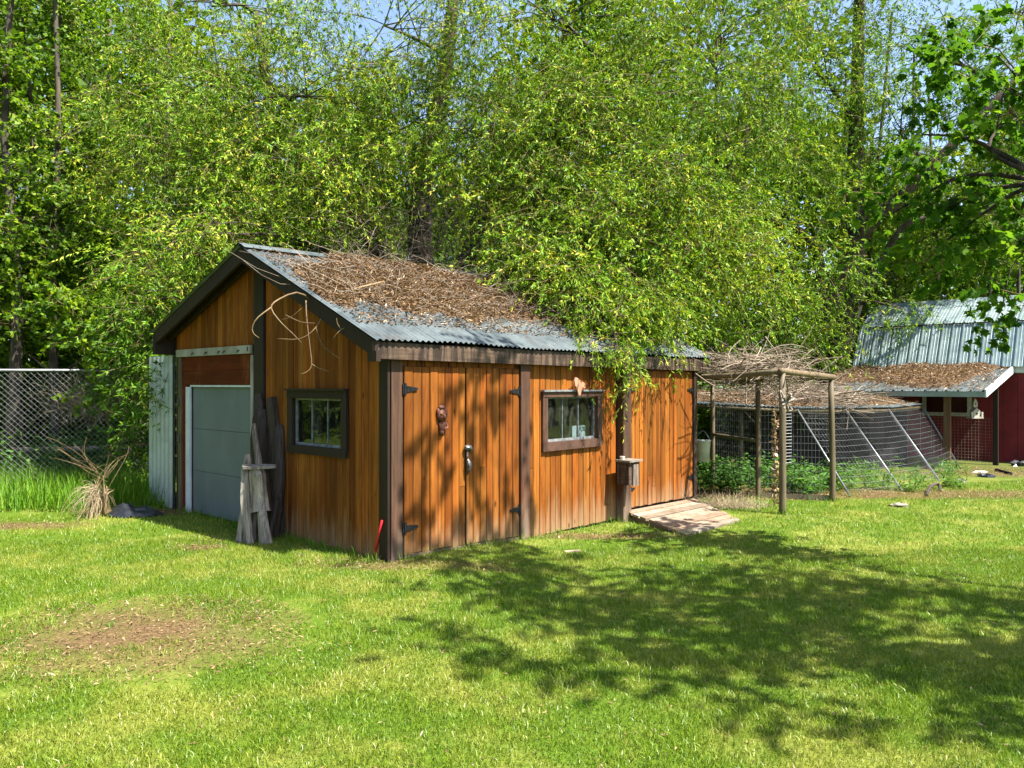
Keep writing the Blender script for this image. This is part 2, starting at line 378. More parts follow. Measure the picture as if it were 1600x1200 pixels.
def soil_mat():
    t = NT('lawn_soil'); dry, a, b = lawn_nodes(t)
    fine = t.noise(t.pos((1, 1, 1)), 34, 5, .7)
    g = t.ramp(fine, [(.3, (.04, .072, .006)), (.7, (.095, .155, .012))])
    y = t.ramp(fine, [(.3, (.09, .11, .018)), (.7, (.20, .22, .04))])
    c = t.mix(dry, g, y)
    sp = t.n('SeparateXYZ', i_0=t.n('NewGeometry').outputs['Position'])
    def blob(cx, cy, rx, ry, soft=.45):
        dx = t.math('DIVIDE', t.math('SUBTRACT', sp.outputs[0], cx), rx); dy = t.math('DIVIDE', t.math('SUBTRACT', sp.outputs[1], cy), ry)
        d = t.math('SQRT', t.math('ADD', t.math('MULTIPLY', dx, dx), t.math('MULTIPLY', dy, dy)))
        d = t.math('ADD', d, t.math('MULTIPLY', t.math('SUBTRACT', t.noise(t.pos((1, 1, 1)), 3.2, 5, .65), .5), 1.3))
        return t.fr(d, 1 + soft * .3, 1 - soft, 0, 1)
    br = t.ramp(t.noise(t.pos((1, 1, 1)), 48, 6, .75), [(.3, (.050, .032, .015)), (.55, (.125, .082, .038)), (.78, (.22, .155, .072))])
    c = t.mix(blob(DPX[0], DPX[1], 1.0, .85, .75), c, br)
    for px, v, rx, ry in ((305, 856, .32, .2), (20, 822, .9, .25), (640, 882, 1.0, .25), (1450, 772, 2.2, .6), (1540, 738, 1.8, .8), (880, 838, 1.6, .22), (1180, 770, 2.0, .8), (215, 800, .9, .3)):
        q = gp(px, v); c = t.mix(t.math('MULTIPLY', blob(q[0], q[1], rx, ry), .9), c, br)
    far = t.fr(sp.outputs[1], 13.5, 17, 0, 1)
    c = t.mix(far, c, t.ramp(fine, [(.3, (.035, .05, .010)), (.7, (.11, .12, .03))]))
    return t.principled(c, .95, 0, t.bump(fine, .6, .03), .1)
M['soil'] = soil_mat()

# ------------------------------------------------------------------ ground
xs = np.concatenate([[-900, -300, -90, -40], np.linspace(-22, 24, 150), [40, 90, 300, 900]])
ys = np.concatenate([[-900, -300, -60], np.linspace(-10, 34, 140), [50, 100, 300, 900, 2000]])
gx, gy = np.meshgrid(xs, ys); gzv = gz(gx, gy)
gv = np.stack([gx, gy, gzv], -1).reshape(-1, 3); nx_ = len(xs)
ii = np.arange((len(ys) - 1) * nx_).reshape(-1, nx_)[:, :-1].ravel()
gq = np.stack([ii, ii + 1, ii + 1 + nx_, ii + nx_], -1)
ground = link('ground', mesh_arrays('ground', gv, gq, np.arange(len(gq)) * 4, smooth=True), M['soil'])
tag(ground, 'mown lawn ground with a brown bare patch', 'ground', kind='structure')

def vnoise(x, y, seed=0, f=1.0):
    """cheap smooth noise 0..1"""
    r = np.random.default_rng(seed); out = np.zeros_like(x, dtype=float); amp = 0
    for k in range(7):
        a = r.uniform(0, 6.28); fr = f * (1.0 * 1.55 ** k); ph = r.uniform(0, 6.28, 2); w_ = .75 ** k
        out += w_ * np.sin((x * math.cos(a) + y * math.sin(a)) * fr + ph[0] + 1.3 * np.sin((y * math.cos(a) - x * math.sin(a)) * fr * .7 + ph[1])); amp += w_
    return .5 + .5 * out / (amp * .55)

# ------------------------------------------------------------------ SHED
shed = thing('garden_shed', 'cedar plank garden shed with corrugated metal roof buried in dead leaves', 'shed', C0)
TL, SW = 5.90, 4.72           # wall lengths
T_END = 6.24                  # roof end along the long wall
RS, LS = 2.43, 4.92           # ridge and far eave, along the gable
OG = 0.27                     # overhang in front of the gable
SF = -0.155                   # lower edge of the roof sheet
def ridge_z(t): return 3.365 + .013 * (t + OG)
def eave_z(t): return 2.170 - .004 * t + .008 * math.sin(t * 2.1)
def back_z(t): return 2.455 + .004 * t
def roof_z(t, s):
    if s <= RS: return eave_z(t) + (ridge_z(t) - eave_z(t)) * (s - SF) / (RS - SF)
    return ridge_z(t) + (back_z(t) - ridge_z(t)) * (s - RS) / (LS - RS)
def ground_line(t):           # lower edge of the long wall
    return 0.02 - .11 * sstep(1.4, 2.3, t)

def wall_backing(name, org, along, out, length, z0, topf, holes, parent):
    """inner sheathing with openings, built of strips"""
    b = MB(); edges = sorted({0.0, length, *[h[0] for h in holes], *[h[1] for h in holes], *np.arange(0.35, length, .35)})
    for a0, a1 in zip(edges[:-1], edges[1:]):
        if a1 - a0 < 1e-4: continue
        top = min(topf(a0), topf(a1)); segs = [(z0, top)]
        for h in holes:
            if a0 >= h[0] - 1e-6 and a1 <= h[1] + 1e-6: segs = [(z0, h[2]), (h[3], top)]
        for q0, q1 in segs:
            b.box(org + along * a0 - out * .06 + Z * q0, along * (a1 - a0), out * .06, Z * (q1 - q0))
    return b.build(name, M['interior'], parent)

GW = (0.73, 1.69, 1.06, 1.60)     # gable window opening s0,s1,z0,z1
FW = (2.38, 3.40, 1.03, 1.60)     # long wall window opening t0,t1
gable = wall_backing('gable_wall', sh(0, 0, 0), W, -U, SW, -.05, lambda s: roof_z(0, s) - .03, [GW, (2.60, 4.285, -.05, 1.735)], shed)
front = wall_backing('front_wall', sh(0, 0, 0), U, -W, TL, -.12, lambda t: 2.10, [FW], shed)
back = MB().box(sh(0, SW, -.1), U * TL, -W * .06, Z * 2.45).build('back_wall', M['cedar'], shed)
endw = MB()
for a0 in np.arange(0.06, SW - .06, .23):
    a1 = min(a0 + .23, SW - .06); endw.box(sh(TL, a0, -.1), W * (a1 - a0), -U * .06, Z * (min(roof_z(TL, a0), roof_z(TL, a1)) + .06))
endw.build('end_wall', M['cedar'], shed)
MB().box(sh(.02, .02, -.06), U * (TL - .1), W * (SW - .1), Z * .05).build('floor', M['interior'], shed)

def siding(parent, org, along, out, a0, a1, zlo, zhi, mat_, th=.020, wmin=.098, wmax=.128, joint=.0, holes=()):
    """separate boards; each hole interrupts the boards it crosses"""
    ws = []; a = a0
    while a < a1 - .02:
        w_ = min(random.uniform(wmin, wmax), a1 - a)
        if a1 - a - w_ < .05: w_ = a1 - a
        ws.append((a, w_)); a += w_
    for a, w_ in ws:
        lo = zlo(a + w_ / 2) + random.uniform(-.008, .006); hiA, hiB = zhi(a), zhi(a + w_); segs = [(lo, None)]
        for h in holes:
            if a + w_ > h[0] + .03 and a < h[1] - .03: segs = [(lo, h[2]), (h[3], None)]
        out2 = []
        for q0, q1 in segs:
            top = q1 if q1 is not None else min(hiA, hiB)
            if random.random() < joint and top - q0 > .7:
                j = random.uniform(q0 + .2, q0 + .55 * (top - q0)); out2 += [(q0, j - .0025), (j + .0025, q1)]
            else: out2.append((q0, q1))
        for q0, q1 in out2:
            tk = th + random.uniform(-.005, .004)
            cA = Z * ((q1 if q1 is not None else hiA) - q0); cB = Z * ((q1 if q1 is not None else hiB) - q0)
            MB().board(org + along * (a + .0035) + Z * q0, along * (w_ - .007), out * tk, cA, .007, cB).build('plank', mat_, parent)

# gable boards
siding(gable, sh(0, 0, 0), W, -U, .10, 2.315, lambda s: .0, lambda s: roof_z(0, s) - .035, M['cedar'],
       holes=[(GW[0] - .02, GW[1] + .02, GW[2] - .02, GW[3] + .02)])
siding(gable, sh(0, 0, 0), W, -U, 2.54, SW, lambda s: 2.225, lambda s: roof_z(0, s) - .035, M['cedar'])
# fixed boards of the long wall
siding(front, sh(0, 0, 0), U, -W, 2.045, 3.86, lambda t: ground_line(t) + .02, lambda t: 2.07, M['cedar'], joint=.3,
       holes=[(FW[0] - .02, FW[1] + .02, FW[2] - .02, FW[3] + .02)])
siding(front, sh(0, 0, 0), U, -W, .12, 2.04, lambda t: 1.93, lambda t: 2.07, M['cedar'])
siding(front, sh(0, 0, 0), U, -W, 4.06, 5.86, lambda t: 1.94, lambda t: 2.07, M['cedar'])

# posts
P = MB().board(sh(-.035, -.045, -.04), U * .17, W * -.0, Z * 2.06) if False else None
MB().board(sh(-.002, -.026, -.03), U * .145, -W * .024, Z * 2.05, .006).build('corner_post', M['post'], shed)
MB().board(sh(-.022, -.05, -.03), W * .145, -U * .026, Z * 2.03, .006).build('corner_trim', M['dark'], shed)
MB().board(sh(0, 2.32, -.03), W * .22, -U * .05, Z * (roof_z(0, 2.32) - .02), .006, Z * (roof_z(0, 2.45) - .02)).build('centre_post', M['dark'], shed)
MB().board(sh(1.878, -.024, -.14), U * .160, -W * .05, Z * 2.19, .006).build('door_post', M['post'], shed)
MB().board(sh(3.865, -.004, -.15), U * .185, -W * .135, Z * 2.20, .008).build('door_post', M['post'], shed)
MB().board(sh(5.865, .03, -.06), U * .10, -W * .10, Z * 2.10, .006).build('door_post', M['dark'], shed)

# garage-door side of the gable
MB().board(sh(-.03, 2.60, 2.122), W * 2.05, -U * .035, Z * .10, .005).build('door_track', M['white_steel'], shed)
tr = [o for o in shed.children if o.name.startswith('door_track')][0]
for s_ in (2.86, 3.22, 3.36, 3.72, 4.1):
    MB().tube([sh(-.065, s_, 2.165), sh(-.085, s_, 2.165), sh(-.088, s_ + .02, 2.14)], .009, 6).build('bracket', M['iron'], tr)
MB().box(sh(-.0655, 2.645, 2.15), W * .018, -U * .004, Z * .05).build('slot', M['black_metal'], tr)
for z0, h_ in ((1.738, .188), (1.929, .190)):
    MB().board(sh(-.004, 2.56, z0), W * 2.08, -U * .026, Z * h_, .005).build('header_board', M['header'], shed)
MB().board(sh(-.004, 4.405, -.02), W * .11, -U * .026, Z * 1.757, .004).build('door_jamb', M['header'], shed)
MB().board(sh(-.002, 4.52, -.02), W * .085, -U * .05, Z * 2.14, .004).build('outer_jamb', M['pole'], shed)
MB().board(sh(-.002, 4.607, -.02), W * .10, -U * .03, Z * 2.2, .004).build('outer_jamb', M['dark'], shed)
MB().board(sh(-.004, 4.29, -.01), W * .112, -U * .034, Z * 1.72, .004).build('white_jamb', M['white_trim'], shed)
MB().board(sh(-.006, 2.56, 1.712), W * 1.727, -U * .020, Z * .024, .003).build('white_jamb', M['white_trim'], shed)
MB().board(sh(-.004, 2.545, .02), W * .05, -U * .058, Z * 2.08, .004).build('door_rail', M['white_steel'], shed)
gd = MB().box(sh(.05, 2.60, .0), W * 1.688, U * .01, Z * 1.71).build('garage_door', M['interior'], shed)
for k in range(3):
    MB().board(sh(.048, 2.602, .012 + k * .568), W * 1.684, -U * .035, Z * .563, .008).build('door_panel', M['grey_door'], gd)
for s_, z_ in ((4.56, 1.45), (4.56, .95)):
    MB().box(sh(-.053, s_ - .02, z_), W * .05, -U * .02, Z * .09).build('bracket', M['iron'], shed)

# windows
def window(parent, org, along, out, a0, a1, z0, z1, frame_m, cap_m, side_w, bot, top, proud, cap, broken=False):
    fo = MB()
    L = a1 - a0
    fr_ = MB().board(org + along * a0 + Z * z0 + out * .018, along * L, out * proud, Z * bot, .006).build('window', frame_m, parent)
    for aa in (a0, a1 - side_w):
        MB().board(org + along * aa + Z * (z0 + bot + .001) + out * .016, along * side_w, out * (proud - .004), Z * (z1 - z0 - bot - top - .002), .005).build('frame', frame_m, fr_)
    MB().board(org + along * a0 + Z * (z1 - top) + out * .018, along * L, out * proud, Z * top, .006).build('frame', frame_m, fr_)
    MB().box(org + along * (a0 - .012) + Z * (z1 + .001) + out * .012, along * (L + .024), out * (proud + .03), Z * .022).build('drip_cap', cap_m, fr_)
    i0, i1, j0, j1 = a0 + side_w, a1 - side_w, z0 + bot, z1 - top; sw = .022
    s_ = MB()
    for x0, x1, y0, y1 in ((i0, i1, j0, j0 + sw * 1.4), (i0, i1, j1 - sw, j1), (i0, i0 + sw, j0 + sw * 1.4, j1 - sw), (i1 - sw, i1, j0 + sw * 1.4, j1 - sw)):
        s_.box(org + along * x0 + Z * y0 - out * .03, along * (x1 - x0), out * .03, Z * (y1 - y0))
    s_.build('sash', M['sash'], fr_)
    n = 3; pw = (i1 - i0 - 2 * sw) / n
    for k in range(n):
        x0 = i0 + sw + k * pw
        if k: MB().board(org + along * (x0 - .005) + Z * (j0 + sw * 1.4) - out * .028, along * .010, out * .026, Z * (j1 - j0 - sw * 2.4), .003).build('muntin', M['sash'], fr_)
        MB().box(org + along * (x0 + .007) + Z * (j0 + sw * 1.4) - out * .018, along * (pw - .014), out * .004, Z * (j1 - j0 - sw * 2.4)).build('pane', M['glass'], fr_)
    return fr_
gw_ = window(shed, sh(0, 0, 0), W, -U, .64, 1.78, .975, 1.677, M['dark'], M['dark'], .095, .09, .085, .045, True); gw_['label'] = 'dark brown framed window in the gable wall'
fw_ = window(shed, sh(0, 0, 0), U, -W, 2.29, 3.49, .935, 1.655, M['window_trim'], M['sash'], .095, .105, .065, .045, True); fw_['label'] = 'weathered brown window in the long wall'
# faded blind hanging inside the long wall window
MB().box(sh(3.05, .10, 1.05), U * .28, W * .01, Z * .16).build('interior_cloth', M['white_trim'], shed)

# doors of the long wall
def hinge(parent, t, z, sgn, s=-.058):
    b = MB()
    b.box(sh(t - .025, s, z - .055), U * .05, -W * .008, Z * .11)
    L = .17 * sgn
    p = [(0, -.035), (L, -.012), (L, .012), (0, .035)]
    vs0 = [sh(t + a, s - .001, z + c) for a, c in p]; vs1 = [sh(t + a, s - .008, z + c) for a, c in p]
    b.add(vs0 + vs1, [(3, 2, 1, 0), (4, 5, 6, 7)] + [(i, (i + 1) % 4, (i + 1) % 4 + 4, i + 4) for i in range(4)])
    b.tube([sh(t, s - .010, z - .06), sh(t, s - .010, z + .06)], .011, 6)
    return b.build('hinge', M['black_metal'], parent)
def door(t0, t1, z0a, z0b, ztop, hinges, rail=True, j=.25):
    f = lambda t: z0a + (z0b - z0a) * (t - t0) / (t1 - t0)
    d = MB().box(sh(t0 + .02, -.030, f(t0) + .08), U * (t1 - t0 - .04), W * .025, Z * (ztop - .1 - f(t0))).build('door', M['interior'], shed)
    siding(d, sh(0, -.030, 0), U, -W, t0 + .006, t1 - .006, lambda t: f(t) + .012, lambda t: ztop, M['cedar'], joint=j, th=.022)
    if rail:
        MB().board(sh(t0 + .01, -.034, f(t0) - .035), U * (t1 - t0 - .02) + Z * (f(t1) - f(t0)), -W * .028, Z * .04, .004).build('bottom_rail', M['post'], d)
    for t_, z_, sg in hinges: hinge(d, t_, z_, sg)
    return d
d1 = door(.148, 1.01, .04, .008, 1.925, [(.155, 1.70, 1), (.155, .31, 1)])
d2 = door(1.012, 1.874, .008, -.03, 1.925, [(1.868, 1.665, -1), (1.868, .30, -1)])
d3 = door(4.062, 5.86, .035, .005, 1.935, [(4.07, 1.66, 1), (4.07, .30, 1), (5.85, 1.66, -1), (5.85, .32, -1)], rail=False, j=.45)
for d_, lb in ((d1, 'left leaf of the double plank door'), (d2, 'right leaf of the double plank door'), (d3, 'plank door above the ramp')): d_['label'] = lb
# latch: beast-head plate with a hanging pull
b = MB(); hz = 1.045
b.tube(interp([sh(.965, -.075, hz + .005), sh(1.0, -.09, hz + .02), sh(1.05, -.085, hz - .0), sh(1.085, -.07, hz + .005)], 7), [.012, .026, .03, .034, .03, .02, .008], 8, wob=.2)
b.tube(interp([sh(1.0, -.08, hz - .02), sh(.995, -.088, hz - .07), sh(1.0, -.085, hz - .10)], 5), [.014, .012, .014, .014, .012], 6)
b.tube(interp([sh(1.0, -.075, hz - .09), sh(1.012, -.095, hz - .15), sh(1.008, -.10, hz - .21), sh(.995, -.085, hz - .27)], 8), [.012, .022, .028, .03, .027, .022, .014, .006], 8, wob=.12)
b.build('door_pull', M['iron'], d1)

# strips around the roof
def along_roof(t, s0, s1, thick, depth, name, m, zo=0.0, n=1):
    b = MB(); a, c = sh(t, s0, roof_z(t, s0) - .012 + zo), sh(t, s1, roof_z(t, s1) - .012 + zo)
    b.box(a - Z * depth, c - a, U * thick, Z * depth); return b.build(name, m, shed)
along_roof(-OG, SF + .02, RS - .001, .04, .165, 'barge_board', M['dark'])
along_roof(-OG, RS + .001, LS - .02, .04, .165, 'barge_board', M['dark'])
along_roof(-.10, RS + .03, LS - .02, .045, .13, 'rafter', M['dark'])
along_roof(-.10, SF + .05, RS - .03, .045, .13, 'rafter', M['dark'])
along_roof(TL + .28, SF + .02, RS - .001, .04, .15, 'barge_board', M['dark'])
along_roof(TL + .28, RS + .001, LS - .02, .04, .15, 'barge_board', M['dark'])
MB().box(sh(-OG - .012, SF - .02, 1.965), U * .05, W * .14, Z * .10).build('barge_end', M['dark'], shed)
MB().box(sh(-OG - .01, LS - .09, 2.16), U * (T_END + OG), W * .05, Z * .27).build('back_fascia', M['dark'], shed)
fb = MB(); fb.board(sh(-OG - .004, -.083, 1.992), U * (T_END + OG) - Z * .042, -W * .042, Z * .162, .006, Z * .176); fb.build('fascia', M['fascia'], shed)
MB().box(sh(0.02, -.075, 2.04), U * TL, W * .07, Z * .05).build('soffit_board', M['dark'], shed)

# corrugated sheets, each a piece of its own
roof = MB()
for t_ in (.9, 2.3, 3.7, 5.1):       # rafters under the sheets
    for s0, s1 in ((SF + .15, RS), (RS, LS - .15)):
        a, c = sh(t_, s0, roof_z(t_, s0) - .016), sh(t_, s1, roof_z(t_, s1) - .016); roof.box(a - Z * .1, c - a, U * .045, Z * .1)
roof = roof.build('roof', M['dark'], shed)
def corr_sheet(t0, t1, s0, s1, lift, m, parent, zf=None, pitch=.076, amp=.0095, frame=sh, rows=5, name='roof_sheet'):
    zf = zf or roof_z
    n = max(2, int(round((t1 - t0) / pitch * 8))); tt = np.linspace(t0, t1, n + 1); ss = np.linspace(s0, s1, rows)
    V = [frame(t, s, zf(t, s) + amp * math.cos(2 * math.pi * t / pitch) + amp + lift) for s in ss for t in tt]
    idx = np.arange(rows * (n + 1)).reshape(rows, n + 1)
    q = np.stack([idx[:-1, :-1], idx[:-1, 1:], idx[1:, 1:], idx[1:, :-1]], -1).reshape(-1, 4)
    return link(name, mesh_arrays(name, V, q, np.arange(len(q)) * 4, smooth=True), m, parent)
te = np.linspace(-OG - .035, T_END + .03, 9)
for k in range(8):
    corr_sheet(te[k], te[k + 1] + .06, SF + random.uniform(-.012, .012), RS - .01, .002 + .002 * (k % 2), M['corrugated'], roof)
    corr_sheet(te[k], te[k + 1] + .06, RS + .01, LS + random.uniform(-.01, .012), .002 + .002 * (k % 2), M['corrugated'], roof)
for k in range(3):
    t0, t1 = te[0] + k * (te[-1] - te[0]) / 3, te[0] + (k + 1) * (te[-1] - te[0]) / 3 + .04
    rows = [(-.15, -.058), (-.08, -.018), (0, .012), (.08, -.018), (.15, -.058)]
    V = [sh(t, RS + a, ridge_z(t) + .034 + c + .002 * k) for t in (t0, t1) for a, c in rows]
    link('ridge_cap', mesh_arrays('ridge_cap', V, [(i, i + 5, i + 6, i + 1) for i in range(4)], np.arange(4) * 4), M['corrugated'], roof)

# ------------------------------------------------------------------ leaf litter on roofs
def litter(name, label, frame, zf, t0, t1, s0, s1, maskf, hmax, nflake, nstick, m_mound, seed=1, res=(130, 60), fl=(.035, .075)):
    tt = np.linspace(t0, t1, res[0]); ss = np.linspace(s0, s1, res[1]); T, S = np.meshgrid(tt, ss)
    mk = maskf(T, S); n1 = vnoise(T, S, seed, 2.2); n2 = vnoise(T, S, seed + 5, 9.0)
    def height(T, S):
        mk = maskf(T, S); return mk * hmax * (.35 + .8 * vnoise(T, S, seed, 2.2)) + .022 * vnoise(T, S, seed + 5, 9.0) * (mk > 0) - .05 * (mk <= 0.10)
    Hh = height(T, S)
    V = np.array([frame(t, s, zf(t, s) + .018 + h) for t, s, h in zip(T.ravel(), S.ravel(), Hh.ravel())])
    idx = np.arange(V.shape[0]).reshape(T.shape)
    q = np.stack([idx[:-1, :-1], idx[:-1, 1:], idx[1:, 1:], idx[1:, :-1]], -1).reshape(-1, 4)
    keep = (mk.ravel()[q] > 0.10).any(axis=1); q = q[keep]
    root = link(name, mesh_arrays(name, V, q, np.arange(len(q)) * 4, smooth=True), m_mound); tag(root, label, 'leaf litter', kind='stuff')
    # loose leaves
    t_ = rng.uniform(t0, t1, nflake * 2); s_ = rng.uniform(s0, s1, nflake * 2)
    ok = maskf(t_, s_) > rng.uniform(-.12, .35, len(t_)); t_, s_ = t_[ok][:nflake], s_[ok][:nflake]
    h_ = np.maximum(height(t_, s_), 0)
    pos = np.array([frame(a, b_, zf(a, b_) + .03 + c) for a, b_, c in zip(t_, s_, h_)])
    n = len(pos); d = rdir(n); d[:, 2] *= .35; nr = rdir(n) * .7 + np.array([0, 0, 1.0])
    me = leaves_mesh('dead_leaves', pos, d, nr, rng.uniform(*fl, n), rng.uniform(.010, .022, n), rng.beta(1.6, 1.6, n))
    o = link('dead_leaves', me, M['litter_leaf'], root); o['kind'] = 'stuff'
    # sticks
    t_ = rng.uniform(t0, t1, nstick * 3); s_ = rng.uniform(s0, s1, nstick * 3); ok = maskf(t_, s_) > .12; t_, s_ = t_[ok][:nstick], s_[ok][:nstick]
    h_ = np.maximum(height(t_, s_), 0); n = len(t_)
    st = np.array([frame(a, b_, zf(a, b_) + .03 + c) for a, b_, c in zip(t_, s_, h_)])
    d = rdir(n); d[:, 2] = np.abs(d[:, 2]) * .35; L = rng.gamma(2.2, .19, n)[:, None]
    bend = rdir(n) * L * .18
    f = np.linspace(0, 1, 5)[None, :, None]
    pth = st[:, None, :] + d[:, None, :] * L[:, None, :] * f + bend[:, None, :] * np.sin(f * math.pi)
    o = link('sticks', tubes_mesh('sticks', pth, rng.uniform(.0025, .006, n), .0015), M['dead_twig'], root); o['kind'] = 'stuff'
    return root
M['mound'] = speck('rotting_leaf_mound', (.03, .017, .009), (.125, .076, .04), 30, .95, 0, 1.0, c3=(.19, .125, .068), bd=.03)
def shed_mask(T, S):
    low = .60 + .10 * np.sin(T * 2.3 + .5) + .16 * np.clip(T - 4.2, 0, 2) + .05 * np.sin(T * 6.1) + .22 * (vnoise(T * 3, S * .6, 77, 3.0) - .5)
    left = -.16 + .07 * np.sin(S * 5.0) + .95 * sstep(1.65, 2.15, S)
    m = np.clip((S - low) / .35, 0, 1) * np.clip((T - left) / .30, 0, 1) * np.clip((2.50 - .22 * sstep(2.2, 3.2, T) - S) / .12, 0, 1)
    return m * (.55 + .6 * vnoise(T, S, 21, 3.0)).clip(0, 1.1)
litter('roof_leaf_litter', 'thick brown dead leaves and twigs heaped on the shed roof', sh, np.vectorize(roof_z) if False else roof_z, -.2, 6.1, .2, 2.48, shed_mask, .06, 36000, 1300, M['mound'], 3)

# ------------------------------------------------------------------ things at the shed
# hanging bare branch
hb = MB()
def bp(px, v, d=7.95): return at(px, v, d)
def twig(b, pts, r0, r1, n=10, sides=5): b.tube(interp(pts, n), np.linspace(r0, r1, n) * 1.35, sides)
twig(hb, [bp(600, 440, 8.9), bp(540, 455, 8.5), bp(495, 470, 8.15), bp(465, 457, 7.95), bp(432, 470, 7.8), bp(424, 483, 7.75), bp(440, 505, 7.75), bp(458, 522, 7.75), bp(472, 537, 7.8)], .010, .003, 22)
twig(hb, [bp(424, 480, 7.75), bp(402, 497, 7.7), bp(394, 512, 7.7), bp(397, 522, 7.7), bp(405, 528, 7.7)], .006, .0025)
twig(hb, [bp(508, 482, 8.0), bp(495, 510, 7.85), bp(470, 529, 7.8), bp(432, 529, 7.8)], .007, .002)
twig(hb, [bp(494, 512, 7.85), bp(503, 538, 7.8), bp(520, 553, 7.8), bp(531, 560, 7.8)], .005, .002)
twig(hb, [bp(478, 470, 8.0), bp(479, 495, 7.85), bp(484, 540, 7.8), bp(487, 569, 7.8), bp(481, 580, 7.8), bp(469, 585, 7.8)], .006, .002, 14)
twig(hb, [bp(487, 569, 7.8), bp(500, 576, 7.8), bp(514, 580, 7.8)], .004, .0015, 6)
twig(hb, [bp(446, 492, 7.8), bp(470, 503, 7.8), bp(492, 505, 7.85)], .004, .002, 8)
twig(hb, [bp(440, 500, 7.8), bp(455, 495, 7.75), bp(471, 482, 7.75)], .003, .0015, 8)
twig(hb, [bp(556, 508, 7.7), bp(533, 515, 7.6), bp(518, 532, 7.6)], .004, .0015, 8)
twig(hb, [bp(533, 515, 7.6), bp(527, 505, 7.6), bp(526, 497, 7.6)], .003, .0015, 6)
tag(hb.build('hanging_branch', M['twig'], None, True), 'bare forked branch dangling off the gable edge of the shed roof', 'branch')

# driftwood stand with tall dark slabs
dw = thing('driftwood_chair', 'grey driftwood stump seat with tall black slabs beside the garage door', 'driftwood', gp(402, 846))
def slab(px0, v0, px1, v1, d0, d1, r, name, m, bend=.03, n=14, flat=.85):
    """gnarled limb: ridges run along the grain, slowly turning, with a ragged top"""
    a, c = at(px0, v0, d0), at(px1, v1, d1); f = np.linspace(0, 1, n); k = 13
    pts = a[None] * (1 - f)[:, None] + c[None] * f[:, None]
    pts += np.outer(np.sin(f * math.pi * rng.uniform(.8, 1.4)), rng.normal(0, bend, 3)) + np.outer(np.sin(f * 6 + rng.uniform(0, 6)), rng.normal(0, bend * .3, 3))
    rad = r * (1.18 - .4 * f + .08 * np.sin(f * 4 + rng.uniform(0, 6))) * np.clip((1.03 - f) * 9, .66, 1)
    ang = np.arange(k) * 2 * math.pi / k; base = 1 + .22 * rng.uniform(-1, 1, k); el = 1 - (1 - flat) * np.abs(np.sin(ang + rng.uniform(0, 3)))
    prof = np.array([np.interp((ang + .9 * q) % (2 * math.pi), np.append(ang, 2 * math.pi), np.append(base, base[0])) * el + rng.uniform(-.035, .035, k) for q in f])
    return MB().tube(pts, rad, k, prof=prof).build(name, m, dw)
slab(398, 838, 401, 612, 9.0, 9.12, .10, 'slab', M['black_wood'])
slab(417, 838, 412, 640, 8.95, 9.05, .13, 'slab', M['black_wood'])
slab(430, 838, 424, 620, 8.88, 8.98, .13, 'slab', M['black_wood'])
slab(424, 840, 438, 658, 8.75, 8.88, .085, 'slab', M['black_wood'])
slab(436, 800, 440, 690, 8.8, 8.85, .05, 'slab', M['black_wood'])
slab(402, 800, 400, 662, 8.70, 8.80, .040, 'limb', M['grey_wood'])
slab(378, 848, 385, 710, 8.50, 8.62, .062, 'leg', M['grey_wood'], .018)
slab(390, 850, 384, 726, 8.42, 8.50, .05, 'leg', M['grey_wood'], .015)
slab(416, 850, 401, 745, 8.40, 8.50, .058, 'leg', M['grey_wood'], .015)
slab(399, 845, 399, 750, 8.55, 8.55, .036, 'leg', M['grey_wood'])
slab(420, 844, 433, 775, 8.55, 8.72, .048, 'limb', M['black_wood'], .02)
slab(405, 800, 400, 730, 8.50, 8.50, .13, 'stump', M['grey_wood'], .01, 10, .8)
slab(412, 800, 410, 728, 8.56, 8.56, .09, 'stump', M['black_wood'], .01, 10, .8)
sl = MB(); n = 14; top = at(403, 727, 8.52)
ring = [(.185 * (1 + .12 * math.sin(3 * a + 1) + .06 * math.sin(7 * a)) * math.cos(a), .15 * (1 + .1 * math.sin(2 * a)) * math.sin(a)) for a in np.arange(n) * 2 * math.pi / n]
sl.add([top + np.array([x, y, z_]) for z_ in (-.03, 0) for x, y in ring], [tuple(range(n - 1, -1, -1)), tuple(range(n, 2 * n))] + [(i, (i + 1) % n, (i + 1) % n + n, i + n) for i in range(n)])
sl.build('seat', M['grey_wood'], dw)

rr_ = gp(584, 872)
tag(MB().tube([rr_ - Z * .02, rr_ * .5 + sh(-.062, .02, .41) * .5, sh(-.062, .02, .41)], .014, 8).build('red_rod', M['red'], None, True), 'short red rod leaning on the dark corner of the shed', 'rod')

# carved figure on the door
ct, cz = .64, 1.38
cv = thing('carved_ornament', 'small reddish carved figure hung on the double plank door', 'ornament', sh(ct, -.06, cz - .14))
def ell(b, c, rx, ry, rz, nu=10, nv=7, wob=.08):
    V = []
    for i in range(nv + 1):
        th = math.pi * i / nv
        for j in range(nu):
            ph = 2 * math.pi * j / nu; k = 1 + rng.uniform(-wob, wob)
            V.append(c + U * rx * k * math.sin(th) * math.cos(ph) - W * ry * k * math.sin(th) * math.sin(ph) + Z * rz * k * math.cos(th))
    b.add(V, [(i * nu + j, i * nu + (j + 1) % nu, (i + 1) * nu + (j + 1) % nu, (i + 1) * nu + j) for i in range(nv) for j in range(nu)])
b = MB(); ell(b, sh(ct, -.075, cz + .045), .062, .04, .07); ell(b, sh(ct - .03, -.10, cz + .06), .02, .02, .02); ell(b, sh(ct + .03, -.10, cz + .06), .02, .02, .02); ell(b, sh(ct, -.115, cz + .03), .016, .02, .03)
b.build('head', M['carve'], cv, True)
